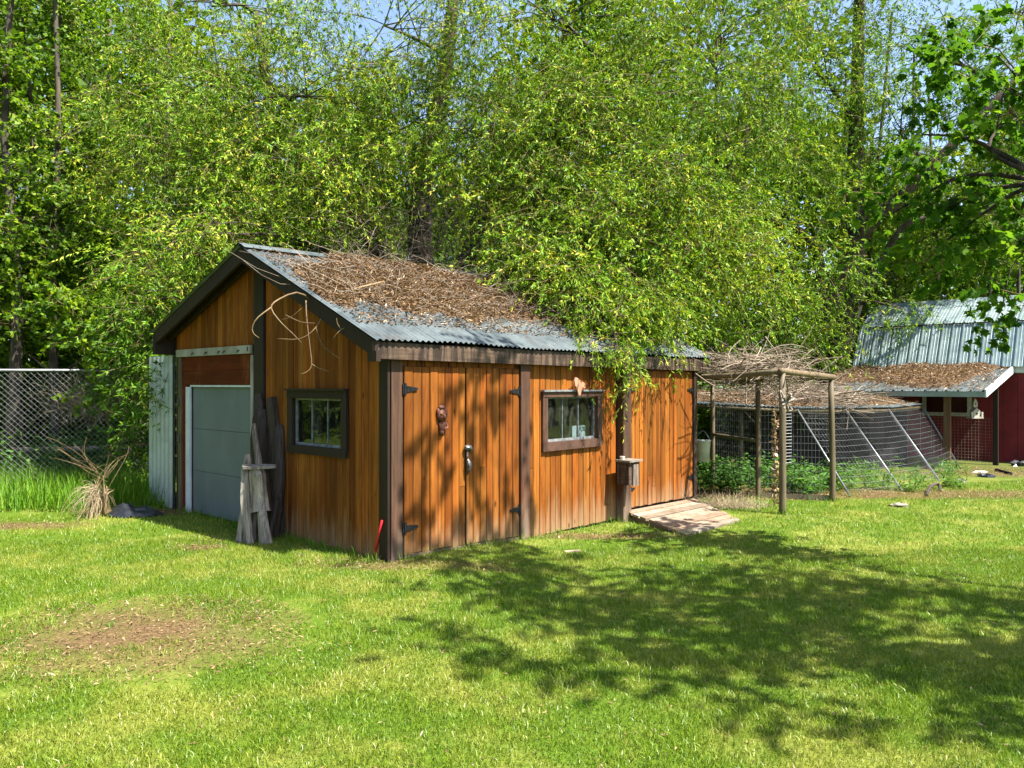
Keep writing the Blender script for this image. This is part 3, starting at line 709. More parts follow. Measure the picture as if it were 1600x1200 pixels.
b = MB(); ell(b, sh(ct, -.07, cz + .125), .05, .035, .025); ell(b, sh(ct - .05, -.07, cz + .08), .02, .025, .04); ell(b, sh(ct + .05, -.07, cz + .08), .02, .025, .04); b.build('hair', M['carve'], cv, True)
b = MB(); ell(b, sh(ct + .01, -.07, cz - .07), .045, .03, .06); b.tube(interp([sh(ct + .05, -.075, cz - .03), sh(ct + .07, -.085, cz - .08), sh(ct + .02, -.09, cz - .10)], 6), .012, 6); ell(b, sh(ct - .0, -.07, cz - .135), .028, .025, .03); b.build('body', M['carve'], cv, True)

# ornament over the window
ot, oz = 2.93, 1.61
prof = [(-.02, 0), (.02, 0), (.035, .06), (.05, .10), (.10, .085), (.125, .10), (.105, .15), (.075, .165), (.045, .14), (.03, .17), (-.02, .21), (-.08, .225), (-.105, .18), (-.09, .12), (-.05, .08)]
b = MB(); n = len(prof); b.add([sh(ot + a, s_, oz + c) for s_ in (-.115, -.10) for a, c in prof], [tuple(range(n)), tuple(range(2 * n - 1, n - 1, -1))] + [(i, i + n, (i + 1) % n + n, (i + 1) % n) for i in range(n)])
tag(b.build('wooden_cutout', M['cutout'], None), 'pale pinkish bird-like wood cutout fixed over the long wall window', 'ornament')

# small box on the door post
bx = thing('post_box', 'small weathered wooden box with grey lid on the door post', 'box', sh(3.83, -.26, .42))
MB().board(sh(3.70, -.145, .42), U * .24, -W * .19, Z * .30, .006).build('body', M['fascia'], bx)
MB().board(sh(3.66, -.141, .722), U * .31, -W * .235, Z * .025, .005).build('lid', M['grey_wood'], bx)
MB().board(sh(3.775, -.336, .40), U * .12, -W * .02, Z * .29, .005).build('front_board', M['grey_wood'], bx)
MB().tube([sh(3.74, -.2, .748), sh(3.74, -.2, .79)], .035, 8).build('knob', M['bird_white'], bx)

# ramp
rp = thing('ramp', 'low grey plank ramp sloping down from the right-hand shed door', 'ramp', sh(4.9, -.5, -.1))
A0, A1 = sh(4.08, -.05, .015), sh(5.76, -.10, .0)
B0 = gp(1075, 838) + Z * .02; B1 = gp(1157, 816) + Z * .02
nP = 8
for k in range(nP):
    f0, f1 = k / nP + .012, (k + 1) / nP - .010
    e = [rng.uniform(-.035, .03) for _ in range(2)]
    p0, p1 = A0 + (B0 - A0) * f0, A1 + (B1 - A1) * f0; q0, q1 = A0 + (B0 - A0) * f1, A1 + (B1 - A1) * f1
    dr = norm(p1 - p0); p0 = p0 - dr * (.03 + e[0]); q0 = q0 - dr * (.03 + e[0]); p1 = p1 + dr * (.03 + e[1]); q1 = q1 + dr * (.03 + e[1])
    up = Z * rng.uniform(.0, .006); th = Z * .03
    MB().add([p0 - th, p1 - th, q1 - th, q0 - th, p0 + up, p1 + up, q1 + up, q0 + up], [(0, 3, 2, 1), (4, 5, 6, 7), (0, 1, 5, 4), (1, 2, 6, 5), (2, 3, 7, 6), (3, 0, 4, 7)]).build('plank', M['ramp'], rp)
for fr0 in (.0, .97):
    a, c = A0 + (A1 - A0) * fr0 - Z * .031, B0 + (B1 - B0) * fr0 - Z * .031
    MB().add([a, a + U * .045, c + U * .045, c, a - Z * .13, a + U * .045 - Z * .13, c + U * .045 - Z * .05, c - Z * .05], [(0, 1, 2, 3), (7, 6, 5, 4), (0, 4, 5, 1), (1, 5, 6, 2), (2, 6, 7, 3), (3, 7, 4, 0)]).build('stringer', M['post'], rp)

# ------------------------------------------------------------------ left side: metal panel, chain-link fence
wp = thing('metal_panel', 'upright white corrugated metal panel beside the garage door', 'metal panel', sh(0, 5.1, 0))
def panel_frame(t, s, z): return sh(-.01 - z, 4.80 + t, s)
corr_sheet(0, .78, -.02, 2.15, 0, M['white_sheet'], wp, zf=lambda t, s: 0.02 * t, pitch=.13, amp=.012, frame=panel_frame, name='sheet')
MB().tube([sh(-.03, 4.775, -.1), sh(-.03, 4.775, 2.16)], .022, 8).build('edge_pole', M['black_metal'], wp)
MB().tube([sh(.0, 5.60, -.1), sh(.0, 5.60, 2.1)], .03, 8).build('edge_pole', M['pipe'], wp)

fn = thing('chain_link_fence', 'chain-link fence with galvanised top rail on the left', 'fence', at(0, 600, 12.2) * [1, 1, 0])
F0 = at(-420, 600, 11.2) * [1, 1, 0]; F1 = at(245, 600, 13.1) * [1, 1, 0]; FH = 1.98; fl_ = np.linalg.norm(F1 - F0); fd = (F1 - F0) / fl_
MB().tube([F0 + Z * FH, F0 + fd * (fl_ * .5) + Z * (FH - .012), F1 + Z * FH], .024, 8).build('top_rail', M['pipe'], fn, True)
for q in (.0, .5, .985):
    MB().tube([F0 + fd * fl_ * q - Z * .1, F0 + fd * fl_ * q + Z * (FH + .05)], .03, 8).build('post', M['pipe'], fn, True)
pth = []; sp = .092
for k in np.arange(-FH, fl_, sp):
    for sg in (0, 1):
        a0 = max(k, 0); a1 = min(k + FH, fl_)
        if a1 <= a0 + .02: continue
        z0, z1 = a0 - k, a1 - k
        if sg: z0, z1 = FH - z0, FH - z1
        nn = fd[[1, 0, 2]] * [1, -1, 1] * (.004 if sg else -.004)
        pth.append([F0 + fd * a0 + Z * (z0 + .02) + nn, F0 + fd * a1 + Z * (z1 + .02) + nn])
link('wire_mesh', tubes_mesh('wire_mesh', pth, .0027, .0027), M['wire'], fn)
# log lying behind the fence
lg = [at(20, 703, 14.6), at(120, 702, 14.7), at(222, 698, 14.9)]
tag(MB().tube(interp(lg, 8), .06, 9, wob=.08).build('fallen_log', M['grey_wood'], None, True), 'grey fallen log lying behind the chain-link fence', 'log')

# crumpled black plastic
c = gp(208, 806); n = 22; g1, g2 = np.meshgrid(np.linspace(-1, 1, n), np.linspace(-1, 1, n)); rad = np.hypot(g1, g2)
hgt = np.clip(1 - rad, 0, 1) ** .6 * .15 * (.4 + .9 * vnoise(g1, g2, 4, 4.0)) + .008
V = np.stack([c[0] + g1 * .36 + .03 * np.sin(g2 * 9), c[1] + g2 * .22, c[2] + hgt], -1).reshape(-1, 3); idx = np.arange(n * n).reshape(n, n)
q = np.stack([idx[:-1, :-1], idx[:-1, 1:], idx[1:, 1:], idx[1:, :-1]], -1).reshape(-1, 4); q = q[(rad.ravel()[q] < 1.05).all(axis=1)]
tag(link('plastic_sheet', mesh_arrays('plastic_sheet', V, q, np.arange(len(q)) * 4), M['black_plastic']), 'crumpled black plastic sheet lying in front of the tall grass', 'plastic sheet')

# cut shrub with straw skirt
def curves(start, d, L, droop, K=6, side=None):
    f = np.linspace(0, 1, K)[None, :, None]
    p = start[:, None, :] + d[:, None, :] * L[:, None, None] * f
    p[..., 2] -= (droop * L)[:, None] * (f[..., 0] ** 2)
    if side is not None: p += side[:, None, :] * np.sin(f * math.pi)
    return p
st0 = gp(158, 808)
ds = thing('dead_shrub', 'dry cut-back shrub with a skirt of pale straw near the fence', 'shrub', st0)
n = 150; a = rng.uniform(1.4, 5.4, n); d = np.stack([np.cos(a) * rng.uniform(.1, .45, n), np.sin(a) * .35, rng.uniform(-.9, .35, n)], 1)
s_ = st0 + np.stack([np.cos(a) * .06 - .02, np.sin(a) * .06, rng.uniform(.22, .42, n)], 1)
o = link('straw', tubes_mesh('straw', curves(s_, norm(d), rng.uniform(.22, .46, n), rng.uniform(.4, .9, n), 6, rng.normal(0, .03, (n, 3))), .004, .002), M['straw'], ds); o['kind'] = 'stuff'
b = MB()
for k in range(4): b.tube(interp([st0 + rng.normal(0, .03, 3) * [1, 1, 0], st0 + Z * .3 + rng.normal(0, .04, 3), st0 + Z * rng.uniform(.5, .65) + rng.normal(0, .09, 3)], 7), np.linspace(.012, .006, 7), 6, wob=.15)
b.build('trunk', M['twig'], ds, True)
n = 18; d = rdir(n); d[:, 2] = np.abs(d[:, 2]) + .5; s_ = st0 + Z * rng.uniform(.35, .6, n)[:, None] + rng.normal(0, .05, (n, 3))
o = link('stems', tubes_mesh('stems', curves(s_, norm(d), rng.uniform(.3, 1.0, n), rng.uniform(.1, .4, n), 7, rng.normal(0, .1, (n, 3))), .003, .0015), M['twig'], ds); o['kind'] = 'stuff'

# ------------------------------------------------------------------ pole frame and pens on the right
PA, PB, PC, PD = gp(1222, 805), gp(1300, 782), gp(1184, 778), gp(1113, 762)
pg = thing('pole_frame', 'rustic frame of round poles beyond the ramp', 'frame', PA)
def pole(p, zt, r=.045, name='post', lean=(0, 0)):
    return MB().tube(interp([p - Z * .15, p + Z * .6 + np.array([.008, 0, 0]), p + np.array([lean[0], lean[1], zt - p[2]])], 6), [r * 1.05, r, r * .98, r * .96, r * .94, r * .9], 9, wob=.05).build(name, M['pole'], pg, True)
pole(PA, 1.90, .05); pole(PB, 1.83, .047, lean=(-.02, 0)); pole(PC, 1.80, .042); pole(PD, 1.80, .042)
RE = sh(6.15, .25, 1.86)
def rail(a, c, r=.045, sag=.0): return MB().tube(interp([a, (a + c) / 2 - Z * sag, c], 7), r, 9, wob=.05).build('rail', M['pole'], pg, True)
tA, tB, tC, tD = (np.array([p[0], p[1], z_]) for p, z_ in ((PA, 1.93), (PB, 1.86), (PC, 1.84), (PD, 1.84)))
rail(RE, tA + (tA - RE) * .02, .042, .02); rail(tA - (tB - tA) * .03, tB + (tB - tA) * .04, .046); rail(tD, tC, .04); rail(tC, tB, .04); rail(RE + W * .8 - Z * .03, tD, .04)
rail(PD + Z * .95, PC + Z * .93, .03)

# stick heap
def stick_heap(name, label, pts, n, Lr, rr, m, spread, zs, par=None, flat=.25):
    pts = np.asarray(pts, float); w_ = rng.dirichlet(np.ones(len(pts)) * .8, n); s_ = w_ @ pts + rng.normal(0, spread, (n, 3)) * [1, 1, .15]
    s_[:, 2] += np.abs(rng.normal(0, zs, n)); d = rdir(n); d[:, 2] *= flat; d = norm(d); L = rng.uniform(*Lr, n)
    s_ = s_ - d * L[:, None] * .5
    p = curves(s_, d, L, rng.uniform(-.05, .18, n), 7, rng.normal(0, 1, (n, 3)) * (L * .09)[:, None])
    o = link(name, tubes_mesh(name, p, rng.uniform(rr[0], rr[1], n), rr[0] * .5, 4), m)
    return tag(o, label, 'sticks', kind='stuff')
stick_heap('stick_heap', 'tangled grey sticks heaped on top of the pole frame', [tA + Z * .05, tB + Z * .05, tC + Z * .05, tD + Z * .08, RE + Z * .1], 420, (.4, 1.7), (.004, .013), M['dead_twig'], .12, .12)

# hanging dried garland and wire ladder
gA = at(1212, 640, 11.3); gB = at(1210, 795, 11.6); n = 150; f = rng.uniform(0, 1, n)
pos = gA[None] * (1 - f)[:, None] + gB[None] * f[:, None] + rng.normal(0, .018, (n, 3))
gl = thing('dried_garland', 'hanging string of curled dead leaves behind the tallest pole', 'garland', gB)
o = link('leaves', leaves_mesh('leaves', pos, rdir(n), rdir(n), rng.uniform(.05, .09, n), rng.uniform(.03, .05, n), rng.uniform(.3, 1, n), OVAL), M['litter_leaf'], gl); o['kind'] = 'stuff'
MB().tube([gA + Z * .5, gB], .006, 5).build('string', M['dead_twig'], gl)
wl = MB(); la, lb = at(1227, 640, 10.9), at(1237, 640, 10.9)
for p in (la, lb): wl.tube([p, p - Z * .78], .0025, 4)
for k in range(17): wl.tube([la - Z * (.02 + k * .046), lb - Z * (.015 + k * .046)], .0025, 4)
tag(wl.build('wire_ladder', M['wire'], None), 'narrow strip of ladder-like wire hanging behind the tallest pole', 'wire')
bf = MB(); c = at(1226, 628, 10.4)
for k in range(9): 
    d = rdir(1)[0] * .11; bf.tube([c - d + rng.normal(0, .03, 3), c + d + rng.normal(0, .03, 3)], .016, 5, wob=.2)
tag(bf.build('driftwood_bundle', M['grey_wood'], None), 'bundle of grey driftwood bits tied high on the tallest pole', 'driftwood')

# bucket hanging in the corner
bk = at(1098, 705, 12.4); b = MB(); n = 14
ring = [(math.cos(2 * math.pi * i / n), math.sin(2 * math.pi * i / n)) for i in range(n)]
lev = [(-.17, .02), (-.165, .105), (.16, .125), (.165, .135), (.18, .135), (.18, .118), (.0, .11)]
V = [bk + np.array([x * r_, y * r_, z_]) for z_, r_ in lev for x, y in ring]
b.add(V, [(i * n + j, i * n + (j + 1) % n, (i + 1) * n + (j + 1) % n, (i + 1) * n + j) for i in range(len(lev) - 1) for j in range(n)])
bt = thing('hanging_bucket', 'milky plastic bucket hanging by the far corner of the shed', 'bucket', bk - Z * .17); b.build('bucket_body', M['murky_plastic'], bt, True)
MB().tube(interp([bk + np.array([-.13, 0, .17]), bk + np.array([0, 0, .33]), bk + np.array([.13, 0, .17])], 9), .005, 5).build('handle', M['wire'], bt)

# low run with corrugated roof, slanting wire panels
run = thing('poultry_run', 'low poultry run with slanting wire panels and a stick-covered roof', 'poultry run', gp(1330, 775))
tops = [np.array([3.4, 14.3, 1.36]), at(1245, 640, 14.2), at(1320, 640, 15.0), at(1387, 639, 15.95), at(1440, 634, 17.0)]
bots = [None, gp(1330, 776), gp(1412, 768), gp(1470, 753), gp(1502, 733)]
backd = W * 2.2 + Z * .22
def loft(a0, a1, name, m, sag=.0):
    n = int(np.linalg.norm(a1 - a0) / .076 * 8); tt = np.linspace(0, 1, n); L = np.linalg.norm(a1 - a0)
    V = [a0 + (a1 - a0) * t + backd * s + Z * (.010 * math.cos(2 * math.pi * t * L / .076) - sag * math.sin(math.pi * s)) - W * .06 * (1 - s) for s in (0, .33, .66, 1) for t in tt]
    idx = np.arange(4 * n).reshape(4, n); q = np.stack([idx[:-1, :-1], idx[:-1, 1:], idx[1:, 1:], idx[1:, :-1]], -1).reshape(-1, 4)
    return link(name, mesh_arrays(name, V, q, np.arange(len(q)) * 4, smooth=True), m, run)
for k in range(4): loft(tops[k] + Z * .03, tops[k + 1] + Z * (.034 + .004 * k), 'roof_sheet', M['corrugated'], .04)
for k in range(4):
    MB().tube([tops[k] - Z * .02, tops[k + 1] - Z * .02], .035, 8).build('roof_rail', M['pole'], run, True)
for k in range(1, 5):
    MB().tube([tops[k] + Z * .02, bots[k] - Z * .02], .017, 8).build('pipe', M['pipe'], run, True)
for k in range(5):
    p = tops[k] + backd * .5; MB().tube([np.array([p[0], p[1], -.2]), p - Z * .02], .045, 8).build('post', M['pole'], run, True)
    p = tops[k] + backd * .97; MB().tube([np.array([p[0], p[1], -.2]), p - Z * .02], .045, 8).build('post', M['pole'], run, True)
pth = []
for k in range(1, 4):
    for f in np.linspace(.04, .93, 14):
        a, c = tops[k] * (1 - f) + bots[k] * f, tops[k + 1] * (1 - f) + bots[k + 1] * f
        pth.append([a, (a + c) / 2 - Z * .018, c])
m_ = tubes_mesh('mesh_wire', pth, .0028, .0028)
link('horizontal_wires', m_, M['wire'], run)
pth = []
for k in range(1, 4):
    for f in np.arange(.02, 1, .06):
        a = tops[k] * (1 - f) + tops[k + 1] * f; c = bots[k] * (1 - f) + bots[k + 1] * f
        e = tops[k] * max(0, 1 - f - .18) + tops[k + 1] * min(1, f + .18); g_ = bots[k] * max(0, 1 - f - .18) + bots[k + 1] * min(1, f + .18)
        pth.append([a, g_]); pth.append([e, c])
link('wire_netting', tubes_mesh('wire_netting', pth, .0006, .0006), M['wire'], run)
# dark cloth wall inside the run
cl0, cl1 = tops[1] + W * .9 + U * .35, tops[4] + W * .35 + U * .05
b = MB(); n = 14
for i in range(n):
    f0, f1 = i / n, (i + 1) / n
    w0, w1 = .05 * math.sin(i * 1.7), .05 * math.sin((i + 1) * 1.7)
    a = cl0 * (1 - f0) + cl1 * f0 + W * w0; c = cl0 * (1 - f1) + cl1 * f1 + W * w1
    b.add([a * [1, 1, 0] - Z * .15, c * [1, 1, 0] - Z * .15, c * [1, 1, 0] + Z * 1.4, a * [1, 1, 0] + Z * 1.4], [(0, 1, 2, 3)])
b.build('cloth_wall', M['black_cloth'], run)
# welded wire between the poles
def weld(A, B, z0, z1, dx, dz, name, label):
    L = np.linalg.norm((B - A)[:2]); dd = (B - A) / L; pth = []
    for q in np.arange(0, L + .001, dx): pth.append([A * [1, 1, 0] + dd * [1, 1, 0] * q + Z * z0, A * [1, 1, 0] + dd * [1, 1, 0] * q + Z * z1])
    for z_ in np.arange(z0, z1, dz): pth.append([A * [1, 1, 0] + Z * z_, B * [1, 1, 0] + Z * z_])
    o = link(name, tubes_mesh(name, pth, .0016, .0016), M['wire']); return tag(o, label, 'wire fence')
weld(PD, PC, -.08, 1.8, .055, .11, 'welded_wire', 'welded wire stretched between the two rear poles of the frame')
weld(PC, PB, -.08, 1.35, .055, .11, 'welded_wire', 'welded wire running from the middle pole to the rightmost pole')
MB().box(PC * [1, 1, 0] - Z * .12, (PB - PC) * [1, 1, 0], W * .04, Z * .10).build('base_board', M['pole'], pg)
def run_frame(t, s, z):
    t = np.clip(t, 0, 4); k = min(int(t), 3); f = t - k; p = tops[k] * (1 - f) + tops[k + 1] * f + backd * s; return np.array([p[0], p[1], p[2] + z])
def run_mask(T, S): return np.clip((S - .22 - .15 * np.sin(T * 3)) / .2, 0, 1) * np.clip((4.0 - T) / .2, 0, 1) * (.5 + .6 * vnoise(T * 1.5, S * 2, 9, 2.5)).clip(0, 1)
litter('run_leaf_litter', 'brown dead leaves covering the low poultry run roof', run_frame, lambda t, s: .04, 0, 4, 0, 1, run_mask, .05, 9000, 420, M['mound'], 11, (80, 30), (.05, .1))
stick_heap('fallen_sticks', 'pale fallen sticks strewn on the poultry run roof', [run_frame(.2, .3, .15), run_frame(1.5, .2, .1), run_frame(2.5, .2, .1), run_frame(3.3, .4, .2), run_frame(2, .6, .2)], 330, (.4, 2.2), (.004, .014), M['dead_twig'], .35, .09)

# ------------------------------------------------------------------ barn
Q = np.array([11.7, 18.5, 0.0])
def bn(k, r, z): return Q + W * k + U * r + Z * z          # k along the wall (left, away), r into the barn
barn = thing('red_barn', 'small red barn with blue-grey gambrel metal roof and leaf-covered lean-to', 'barn', bn(0, 0, -.1))
K0, K1 = -4.0, 3.28
wall = MB().box(bn(K0, .03, -.15), W * (K1 - K0 - .05), U * .06, Z * 2.4).build('wall', M['red_wall'], barn)
kk = K0
while kk < K1 - .2:
    MB().board(bn(kk + .003, .03, -.12), W * .295, -U * .016, Z * 2.3, .004).build('wall_panel', M['red_wall'], wall); kk += .30
MB().box(bn(K0, 3.4, -.15), W * (K1 - K0 - .05), U * .06, Z * 2.4).build('back_wall', M['red_wall'], barn)
PR = [(-.18, 2.16), (.42, 3.28), (1.75, 3.98), (3.08, 3.28), (3.68, 2.16)]
for kx in (K0 + .06, K1 - .08):
    b = MB(); pts = [(.03, -.15), (.03, 2.3), (.46, 3.18), (1.75, 3.88), (3.04, 3.18), (3.46, 2.3), (3.46, -.15)]
    V = [bn(kx, r_, z_) for r_, z_ in pts] + [bn(kx + .05, r_, z_) for r_, z_ in pts]
    b.add(V, [tuple(range(6, -1, -1)), tuple(range(7, 14))] + [(i, (i + 1) % 7, (i + 1) % 7 + 7, i + 7) for i in range(7)]); b.build('gable_end', M['red_wall'], barn)
def ribbed(name, k0, k1, a, c, m, parent, pitch=.232):
    """metal sheet with raised ribs between profile points a and c"""
    b = MB(); n = int(round((k1 - k0) / pitch)); prof = []
    for i in range(n):
        k = k0 + i * pitch; prof += [(k, 0), (k + .008, .034), (k + .034, .034), (k + .046, 0), (k + pitch * .40, 0), (k + pitch * .43, .006), (k + pitch * .5, .006), (k + pitch * .53, 0), (k + pitch * .72, 0), (k + pitch * .75, .006), (k + pitch * .82, .006), (k + pitch * .85, 0)]
    prof.append((k0 + n * pitch, 0))
    nr = norm(np.array([-(c[1] - a[1]), c[0] - a[0]])); 
    if nr[1] < 0: nr = -nr
    V = [bn(k, r_ + nr[0] * h, z_ + nr[1] * h) for r_, z_ in (a, c) for k, h in prof]; m_n = len(prof)
    b.add(V, [(i, i + 1, i + 1 + m_n, i + m_n) for i in range(m_n - 1)]); return b.build(name, m, parent)
rf = MB().box(bn(K0 - .05, 1.70, 3.86), W * (K1 - K0 + .1), U * .1, Z * .09).build('roof', M['dark'], barn)
for k in range(4):
    a, c = PR[k], PR[k + 1]
    for q in range(8):
        k0 = K0 - .1 + q * .928 + .001 * 0
        ribbed('roof_sheet', k0, k0 + .93, (a[0], a[1] + (.012 if k in (1, 2) else 0)), (c[0], c[1] + (.012 if k in (1, 2) else 0)), M['barn_metal'], rf)
b = MB(); rows = [(-.2, -.10), (0, .045), (.2, -.10)]
V = [bn(k, 1.75 + a, 3.99 + c) for k in (K0 - .1, K1 - .12) for a, c in rows]; b.add(V, [(0, 1, 4, 3), (1, 2, 5, 4)]); b.build('ridge_cap', M['barn_metal'], rf)
MB().box(bn(K0 - .05, .375, 3.262), W * (K1 - K0 - .08), U * .03, Z * .03).build('roof_joint', M['black_metal'], rf)
MB().board(bn(K0, -.05, 2.03), W * (-.34 - K0), -U * .03, Z * .13, .004).build('eave_trim', M['white_trim'], barn)
# lean-to
LK0, LK1, LD = -.34, 3.2, 2.95
def lz(r): return 1.60 + (r + LD) / LD * .55
lt = MB()
for k_ in (LK0 + .08, 1.2, LK1 - .1): lt.box(bn(k_, -LD + .04, lz(-LD) - .12), W * .06, U * LD + Z * .55, Z * .09)
lt = lt.build('lean_to', M['dark'], barn)
for q in range(4):
    k0 = LK0 + .03 + q * .88; ribbed('roof_sheet', k0, k0 + .93, (-LD - .04, lz(-LD - .04) + .002 * (q % 2)), (-.03, lz(-.03) + .002 * (q % 2)), M['corrugated'], lt)
MB().box(bn(LK0 + .031, -LD - .03, lz(-LD) - .125), W * (LK1 - LK0), U * .03, Z * .115).build('fascia', M['barn_metal'], lt)
a = bn(LK0 - .01, -LD - .05, lz(-LD) - .13); MB().box(a, U * (LD + .0) + Z * .55, W * .035, Z * .165).build('rake_trim', M['white_trim'], lt)
MB().box(bn(LK0 - .012, -.02, 2.01), -W * 1.2, -U * .03, Z * .15).build('rake_trim', M['white_trim'], lt)
MB().box(bn(LK0 + .72, -LD + .16, -.2), W * .13, U * .1, Z * 1.72).build('post', M['bark_board'], lt)
MB().box(bn(LK0 + .10, -1.3, -.2), W * .10, U * .1, Z * 2.0).build('post', M['dark'], lt)
MB().box(bn(LK1 - .2, -LD + .16, -.2), W * .11, U * .1, Z * 1.72).build('post', M['pole'], lt)
# shaded window and screen under the lean-to
bwz = bn(.55, 0, .95)
wf = MB()
for x0, x1, y0, y1 in ((0, 1.1, 0, .09), (0, 1.1, .58, .67), (0, .09, .091, .579), (1.01, 1.1, .091, .579), (.50, .58, .091, .579)): wf.box(bwz + W * x0 + Z * y0, W * (x1 - x0), -U * .04, Z * (y1 - y0))
bwin = wf.build('window', M['bird_white'], barn); MB().box(bwz + W * .09 + Z * .09 - U * .004, W * .92, -U * .01, Z * .49).build('pane', M['glass'], bwin)
def bweld(k0, k1, r_, z0, z1, dx):
    p = [[bn(k_, r_, z0), bn(k_, r_, z1)] for k_ in np.arange(k0, k1, dx)] + [[bn(k0, r_, z_), bn(k1, r_, z_)] for z_ in np.arange(z0, z1, dx)]
    return tubes_mesh('screen', p, .0028, .0028)
link('screen', bweld(-.2, 1.2, -1.25, -.1, 1.0, .07), M['dead_twig'], lt)
def lt_frame(t, s, z): return bn(t, s, z)
def lt_mask(T, S): return np.clip((S + 2.35 + .35 * np.sin(T * 2)) / .4, 0, 1) * np.clip((T - LK0 - .15 - .25 * np.clip(-S, 0, 2)) / .4, 0, 1) * (.5 + .6 * vnoise(T, S, 15, 2.5)).clip(0, 1)
litter('lean_to_leaf_litter', 'rusty dead leaves spread over the barn lean-to roof', lt_frame, lambda t, s: lz(s) + .01, LK0, LK1, -LD, -.02, lt_mask, .12, 9000, 120, M['mound'], 17, (80, 50), (.06, .11))
# birdhouse
bh0 = bn(LK0 + .34, -LD + .62, 1.00)
bh = thing('birdhouse', 'chipped white church-shaped birdhouse hanging under the lean-to roof', 'birdhouse', bh0)
def gabled(b, c, w_, d_, h, rh):
    p = [(-w_, 0), (w_, 0), (w_, h), (0, h + rh), (-w_, h)]; X = np.array([1.0, 0, 0]); Y = np.array([0, 1.0, 0])
    V = [c + X * a + Z * e - Y * d_ for a, e in p] + [c + X * a + Z * e + Y * d_ for a, e in p]
    b.add(V, [(0, 1, 2, 3, 4), (9, 8, 7, 6, 5)] + [(i, i + 5, (i + 1) % 5 + 5, (i + 1) % 5) for i in range(5)])
b = MB(); gabled(b, bh0 + Z * .03, .075, .07, .13, .07); b.build('nave', M['bird_white'], bh)
b = MB(); gabled(b, bh0 + Z * .24 + np.array([0, .02, 0]), .042, .045, .12, .07); b.build('tower', M['bird_white'], bh)
b = MB(); b.box(bh0 + np.array([-.13, -.10, 0]), [.26, 0, 0], [0, .2, 0], [0, 0, .028]); b.build('base', M['bird_white'], bh)
for dx in (-.11, .11): MB().board(bh0 + np.array([dx - .018, -.09, .03]), [.036, 0, 0], [0, .02, 0], [0, 0, .11]).build('picket', M['bird_white'], bh)
for zz, r_ in ((.11, .022), (.31, .018)):
    n = 10; c = bh0 + np.array([0, -.072 if zz < .2 else -.027, zz]); MB().add([c + np.array([r_ * math.cos(2 * math.pi * i / n), e, r_ * math.sin(2 * math.pi * i / n)]) for e in (0, -.003) for i in range(n)], [tuple(range(n, 2 * n))] + [(i, (i + 1) % n, (i + 1) % n + n, i + n) for i in range(n)]).build('entrance_hole', M['black_metal'], bh)
MB().tube([bh0 + Z * .42 + np.array([0, .02, 0]), bh0 + np.array([0, .02, lz(-LD + .62) - 1.00 - .02])], .004, 5).build('hanger', M['wire'], bh)

# debris by the barn
def lump(name, label, cat, c, r, m, seed, flat=.5, wob=.35):
    r_ = np.random.default_rng(seed); nu, nv = 10, 6; V = []
    for i in range(nv + 1):
        th = math.pi * i / nv
        for j in range(nu):
            ph = 2 * math.pi * j / nu; k = 1 + r_.uniform(-wob, wob); V.append(c + np.array([r[0] * k * math.sin(th) * math.cos(ph), r[1] * k * math.sin(th) * math.sin(ph), r[2] * k * math.cos(th)]))
    o = MB().add(V, [(i * nu + j, i * nu + (j + 1) % nu, (i + 1) * nu + (j + 1) % nu, (i + 1) * nu + j) for i in range(nv) for j in range(nu)]).build(name, m)
    return tag(o, label, cat)
lump('plastic_scrap', 'crumpled dark and silvery plastic scrap on the bare ground before the barn', 'scrap', gp(1542, 746), (.18, .12, .07), M['black_plastic'], 3)
lump('plastic_scrap', 'flat white plastic scrap just above the crumpled dark scrap', 'scrap', gp(1532, 738), (.15, .09, .03), M['murky_plastic'], 4)
lump('plastic_scrap', 'dark crumpled sheet at the right end of the barn wall', 'scrap', gp(1593, 728), (.2, .12, .12), M['black_plastic'], 5)
lump('stone', 'pale stone lying in the dry grass in front of the wire panels', 'stone', gp(1502, 754), (.10, .08, .07), M['stone'], 6)
lump('stone', 'flat pale stone at the lawn edge below the second pipe', 'stone', gp(1405, 790), (.17, .10, .05), M['stone'], 7)
tag(MB().tube(interp([gp(1448, 776) + Z * .01, gp(1454, 768) + Z * .10, gp(1466, 764) + Z * .09, gp(1470, 768)], 7), .03, 7, wob=.2).build('bent_root', M['bark'], None), 'dark bent root arching out of the lawn edge', 'root')
tag(MB().tube([gp(1556, 736) + Z * .03, gp(1580, 742) + Z * .03], .03, 7).build('dark_pipe', M['black_plastic'], None), 'short dark pipe lying before the red barn wall', 'pipe')
tag(MB().board(gp(884, 869) + Z * .035, [.17, .05, 0], [0, 0, .012], [-.02, .04, 0]).build('wood_chip', M['straw'], None), 'pale wood chip on the lawn below the long wall window', 'wood chip')

